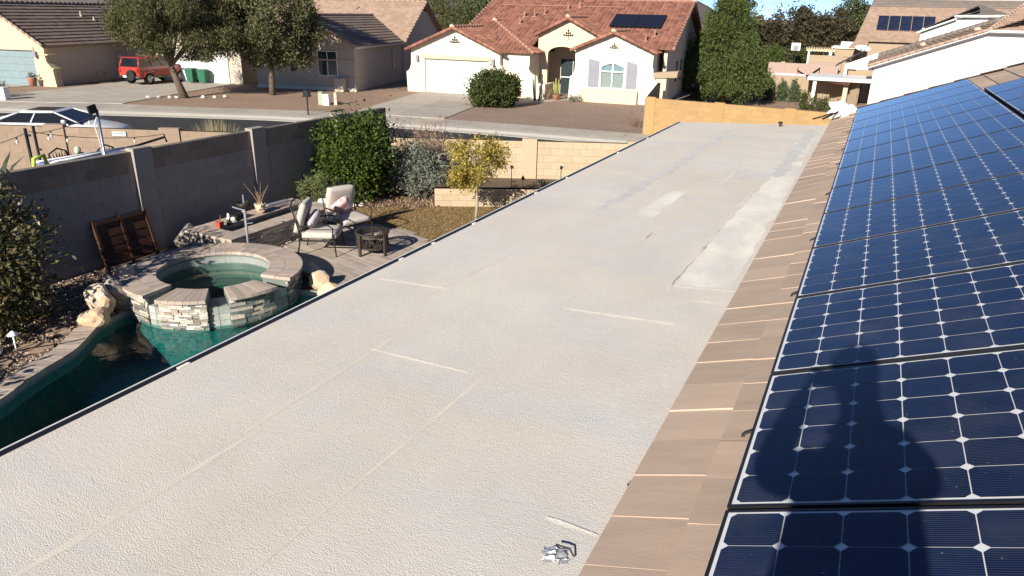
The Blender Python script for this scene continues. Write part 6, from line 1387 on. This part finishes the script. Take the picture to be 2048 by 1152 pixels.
cap_line([(-.6,-.55,2.92),(6.0,-.55,5.44)],.10,'tile_tan',wh,'rake_cap',.40)
b = MB(); b.rock((5.4,-.45,5.45),(.28,.2,.16),3,2,.1); b.rock((2.6,2.0,4.35),(.25,.22,.18),3,2,.1); b.build('ridge_end','clay_pale',wh,smooth=True)
t = thing('satellite_dish','white satellite dish on the low end of the white house roof','satellite dish',(-1.35,69.5,.9)); b = MB(); b.tube([(0,0,0),(0,0,1.4)],.05,6); b.build('mast','alu',t)
b = MB(); b.lathe([(0,0),(.3,.03),(.6,.12),(.62,.14)],18); b.build('dish','white_plastic',t,(0,-.1,1.45),(rad(20),rad(8),0),smooth=True); b = MB(); b.tube([(0,-.1,1.5),(-.1,-.6,1.45)],.025,5); b.rock((-.1,-.65,1.46),(.08,.1,.07),1,1,0); b.build('feed_arm','shutter_grey',t)

# houses and yards farther off
t = thing('house','brown-roofed house with blue solar panels beyond the white house','house',(0,85,-1.25))
b = MB(); b.box(-1.9,14,.4,14,0,4.0); b.build('wall','stucco_tan',t)
mr = MB(); roof_face(mr,(-2.5,0,3.9),(14,0,3.9),(14,8.6,8.0),(-1.6,8.6,8.0),.4,.38,'flat',.05,1); mr.build('roof_tiles','tile_tan',t,kind='stuff')
b = MB(); b.add([(-1.75,7.0,7.28),(14,7.0,7.28),(14,8.7,8.1),(-1.6,8.7,8.1)],[(0,1,2,3)]); b.build('roof_band','tile_grey',t); b = MB(); b.tube([(-1.6,8.6,8.1),(14,8.6,8.1)],.06,6); b.build('ridge_line','clay_pale',t,smooth=True)
mr = MB(); roof_face(mr,(-2.9,-4,3.3),(-1.2,-4,3.3),(-1.2,0,4.2),(-2.3,0,4.2),.4,.38,'flat',.05,2); mr.build('roof_tiles','tile_tan',t,kind='stuff')
a = math.atan2(4.1,8.6)
for i in range(5):
    for j in range(2):
        x = -.75+1.06*i; v = 2.0+1.62*j*math.cos(a); p = thing('solar_panel','blue solar panel of the far brown roof, %s row, %s' % (['lower','upper'][j],['leftmost','second from the left','middle','second from the right','nearest the white house roof'][i]),'solar panel',(x,85+v,-1.25+3.9+v*4.1/8.6+.14),0,'panels on the far brown roof',rot=(a,0,0))
        MB().box(0,1.0,0,1.58,0,.03).build('frame','alu',p); b = MB()
        for q in range(4):
            for w in range(6): b.box(.03+.237*q,.03+.237*q+.228,.03+.254*w,.03+.254*w+.245,.03,.034)
        b.build('cells','cell',p)
t = thing('house','house gable with white wall and brown hip roof at the right edge, far behind','house',(0,78,-1.25))
b = MB(); b.slab_xz([(3.0,0),(12,0),(12,6.2),(6.3,6.4),(3.0,5.3)],0,.3); b.build('wall','stucco_white',t)
mr = MB(); roof_face(mr,(5.4,-.4,6.45),(9.3,-.4,6.6),(7.2,3,7.45),(7.2,3,7.45),.4,.38,'flat',.05,1); roof_face(mr,(2.6,3,5.0),(2.6,-.4,5.0),(7.2,-.4,6.9),(7.2,3,7.3),.4,.38,'flat',.05,2); mr.build('roof_tiles','tile_grey',t,kind='stuff')
b = MB(); b.bar((5.3,-.45,6.38),(9.4,-.45,6.5),.1,.14); b.bar((2.6,-.45,4.95),(5.5,-.45,6.2),.1,.12); b.build('fascia','fascia_white',t)
t = thing('garden_wall','pink stucco yard wall beyond the three cypresses','wall',(-9.4,76,-1.25)); b = MB(); b.box(0,6.2,0,.2,0,1.95); b.build('panel','stucco_pink',t); b = MB(); b.box(1.1,1.5,-.06,.26,0,2.05); b.build('pilaster','stucco_pink',t)
t = thing('garden_wall','peach stucco wall and shed below the far pergola','wall',(-6.0,77.5,-1.25)); b = MB(); b.box(0,3.0,0,.2,0,2.7); b.build('panel','stucco_tan',t)
b = MB(); b.box(.0,2.95,-.4,.0,1.4,2.1); b.build('ledge','stucco_pink',t)
t = thing('shade_sail','dark shade cloth sagging in front of the pink wall','shade sail',(-6.6,74.5,-1.25)); b = MB(); k = 8; vs = []
for i in range(k+1):
    for j in range(3): vs.append((1.9*i/k,.35*j,1.05+.55*abs(i/k-.5)**1.3*2-.12*j+(.5*(i/k-.45) if i > k*.7 else 0)))
b.add(vs,[(i*3+j,(i+1)*3+j,(i+1)*3+j+1,i*3+j+1) for i in range(k) for j in range(2)]); b.build('cloth','mountain',t)
for x in (0,1.9): b = MB(); b.tube([(x,.3,0),(x,.3,1.7)],.03,6); b.build('post','iron',t)
t = thing('railing','white picket railing on top of the tan wall by the cypresses','railing',(-8.0,68,-1.25)); MB().box(0,2.7,-.03,.03,1.42,1.5).build('rail','white_plastic',t); MB().box(0,2.7,-.02,.02,.9,.96).build('rail','white_plastic',t)
for k in range(19): b = MB(); b.box(.0+.147*k,.05+.147*k,-.02,.02,.0,1.42); b.build('picket','white_plastic',t)
t = thing('pergola','cream slatted pergola far beyond the cypresses','pergola',(-6.7,83,-1.25))
for x in (.1,2.1):
    for y in (0,1.8): b = MB(); b.box(x,x+.18,y,y+.18,0,3.0); b.build('post','fascia_white',t)
b = MB(); b.box(-.1,2.5,-.05,.05,2.85,3.05); b.box(-.1,2.5,1.8,1.95,2.85,3.05); b.build('beam','stucco_buff',t)
for k in range(11): b = MB(); b.box(-.1+.24*k,-.02+.24*k,-.3,2.2,3.05,3.2); b.build('rafter','stucco_buff',t)
b = MB(); b.box(.1,2.2,2.1,2.2,0,2.3); b.build('back_panel','fascia_white',t)
t = thing('garden_house','low cream flat-roofed building beside the far pergola','building',(-4.4,86,-1.25)); b = MB(); b.box(0,4.5,0,4,0,3.1); b.build('wall','stucco_tan',t); b = MB(); b.box(-.2,4.7,-.2,4.2,3.1,3.3); b.build('roof','fascia_white',t); b = MB(); b.box(.6,3.6,.5,2.5,3.3,3.75); b.build('roof_unit','white_plastic',t); b = MB(); b.box(-.1,4.6,-.1,.0,2.3,2.45); b.build('band','stucco_tan',t)
t = thing('basketball_hoop','white basketball backboard in front of the far dark trees','basketball hoop',(-7.55,80,-1.25)); b = MB(); b.tube([(0,.5,0),(0,.4,3.0),(0,.1,3.3)],.05,7); b.build('pole','iron',t); b = MB(); b.box(-.42,.42,0,.04,2.95,3.65); b.build('backboard','white_plastic',t); b = MB(); b.box(-.24,.24,-.012,0,3.05,3.42); b.build('target','shutter_grey',t); b = MB(); b.tube([(.2*math.cos(k*.63),-.25+.2*math.sin(k*.63),3.05) for k in range(11)],.02,5); b.build('rim','lamp_red',t)
def far_tree(x,y,h,r,seed,m,label,z=-1.25,n=7000,size=.42,grp='far trees',rz=None,aspect=2.6):
    rz = rz or h*.42; e = [((0,0,h-rz),(r,r*.9,rz)),((-.35*r,.1*r,h*.5),(r*.75,r*.7,h*.36)),((.4*r,-.1*r,h*.48),(r*.7,r*.7,h*.36))]
    plant('tree',label,'tree',(x,y,z),e,n,size,m,trunk=[([(0,0,-.2),(.1*r,0,h*.4),(0,0,h*.7)],[.22,.15,.05])]+[([(.05*r,0,h*.3),(s*.4*r,.1*r,h*.55),(s*.7*r,0,h*.7)],[.1,.06,.02]) for s in (-1,1)],ncl=110,clr=r*.24,seed=seed,shell=.82,aspect=aspect,group=grp)
far_tree(-12.6,98,6.6,2.9,31,'leaf_far','greyish olive tree right behind the pine top',n=8000)
far_tree(-8.7,100,7.2,2.5,32,'leaf_far','brownish tree, tallest of the dark row under the sky gap',n=8000)
far_tree(-5.6,99,6.9,2.6,33,'leaf_far','dark brown-green tree left of the far solar roof',n=8000)
far_tree(-3.4,110,9.6,2.6,34,'leaf_far_green','taller grey-green tree touching the top edge beside the far roof',n=8000)
far_tree(-15.4,92,8.6,2.2,35,'leaf_far_green','green tree peeking out right of the pine top',n=6000)
far_tree(-9.6,78,3.4,1.5,36,'leaf_citrus','small citrus tree right of the pine above the tan wall',n=3500,size=.2)
far_tree(-9.0,83,3.0,1.6,37,'leaf_far_green','low round green tree behind the pink wall, left one',n=3000,size=.25)
far_tree(-7.2,84,2.9,1.3,38,'leaf_dark','low round green tree behind the pink wall, beside the pergola',n=3000,size=.25)
far_tree(-46,88,9.2,4.0,39,'leaf_far_green','dark green tree between the grey-beige and red roofs',n=9000,size=.4)
far_tree(-52,90,9.5,4.2,40,'leaf_olive','feathery yellow-green tree behind the grey-beige roof',n=9000,size=.4,aspect=5)
far_tree(-59,92,9.0,4.0,41,'leaf_far_green','bushy tree farther left behind the grey-beige roof',n=8000,size=.45)
rs = np.random.RandomState(77); P = np.c_[rs.uniform(-16,2,5200),rs.normal(112,.5,5200),-1.25+3.3*rs.rand(5200)**.8+.4*np.sin(np.linspace(0,60,5200))]
link('hedge',leaf_mesh('hedge',P,.5,'leaf_far',5,2.5),None,label='long dark hedge at the foot of the far trees',cat='hedge',kind='stuff')
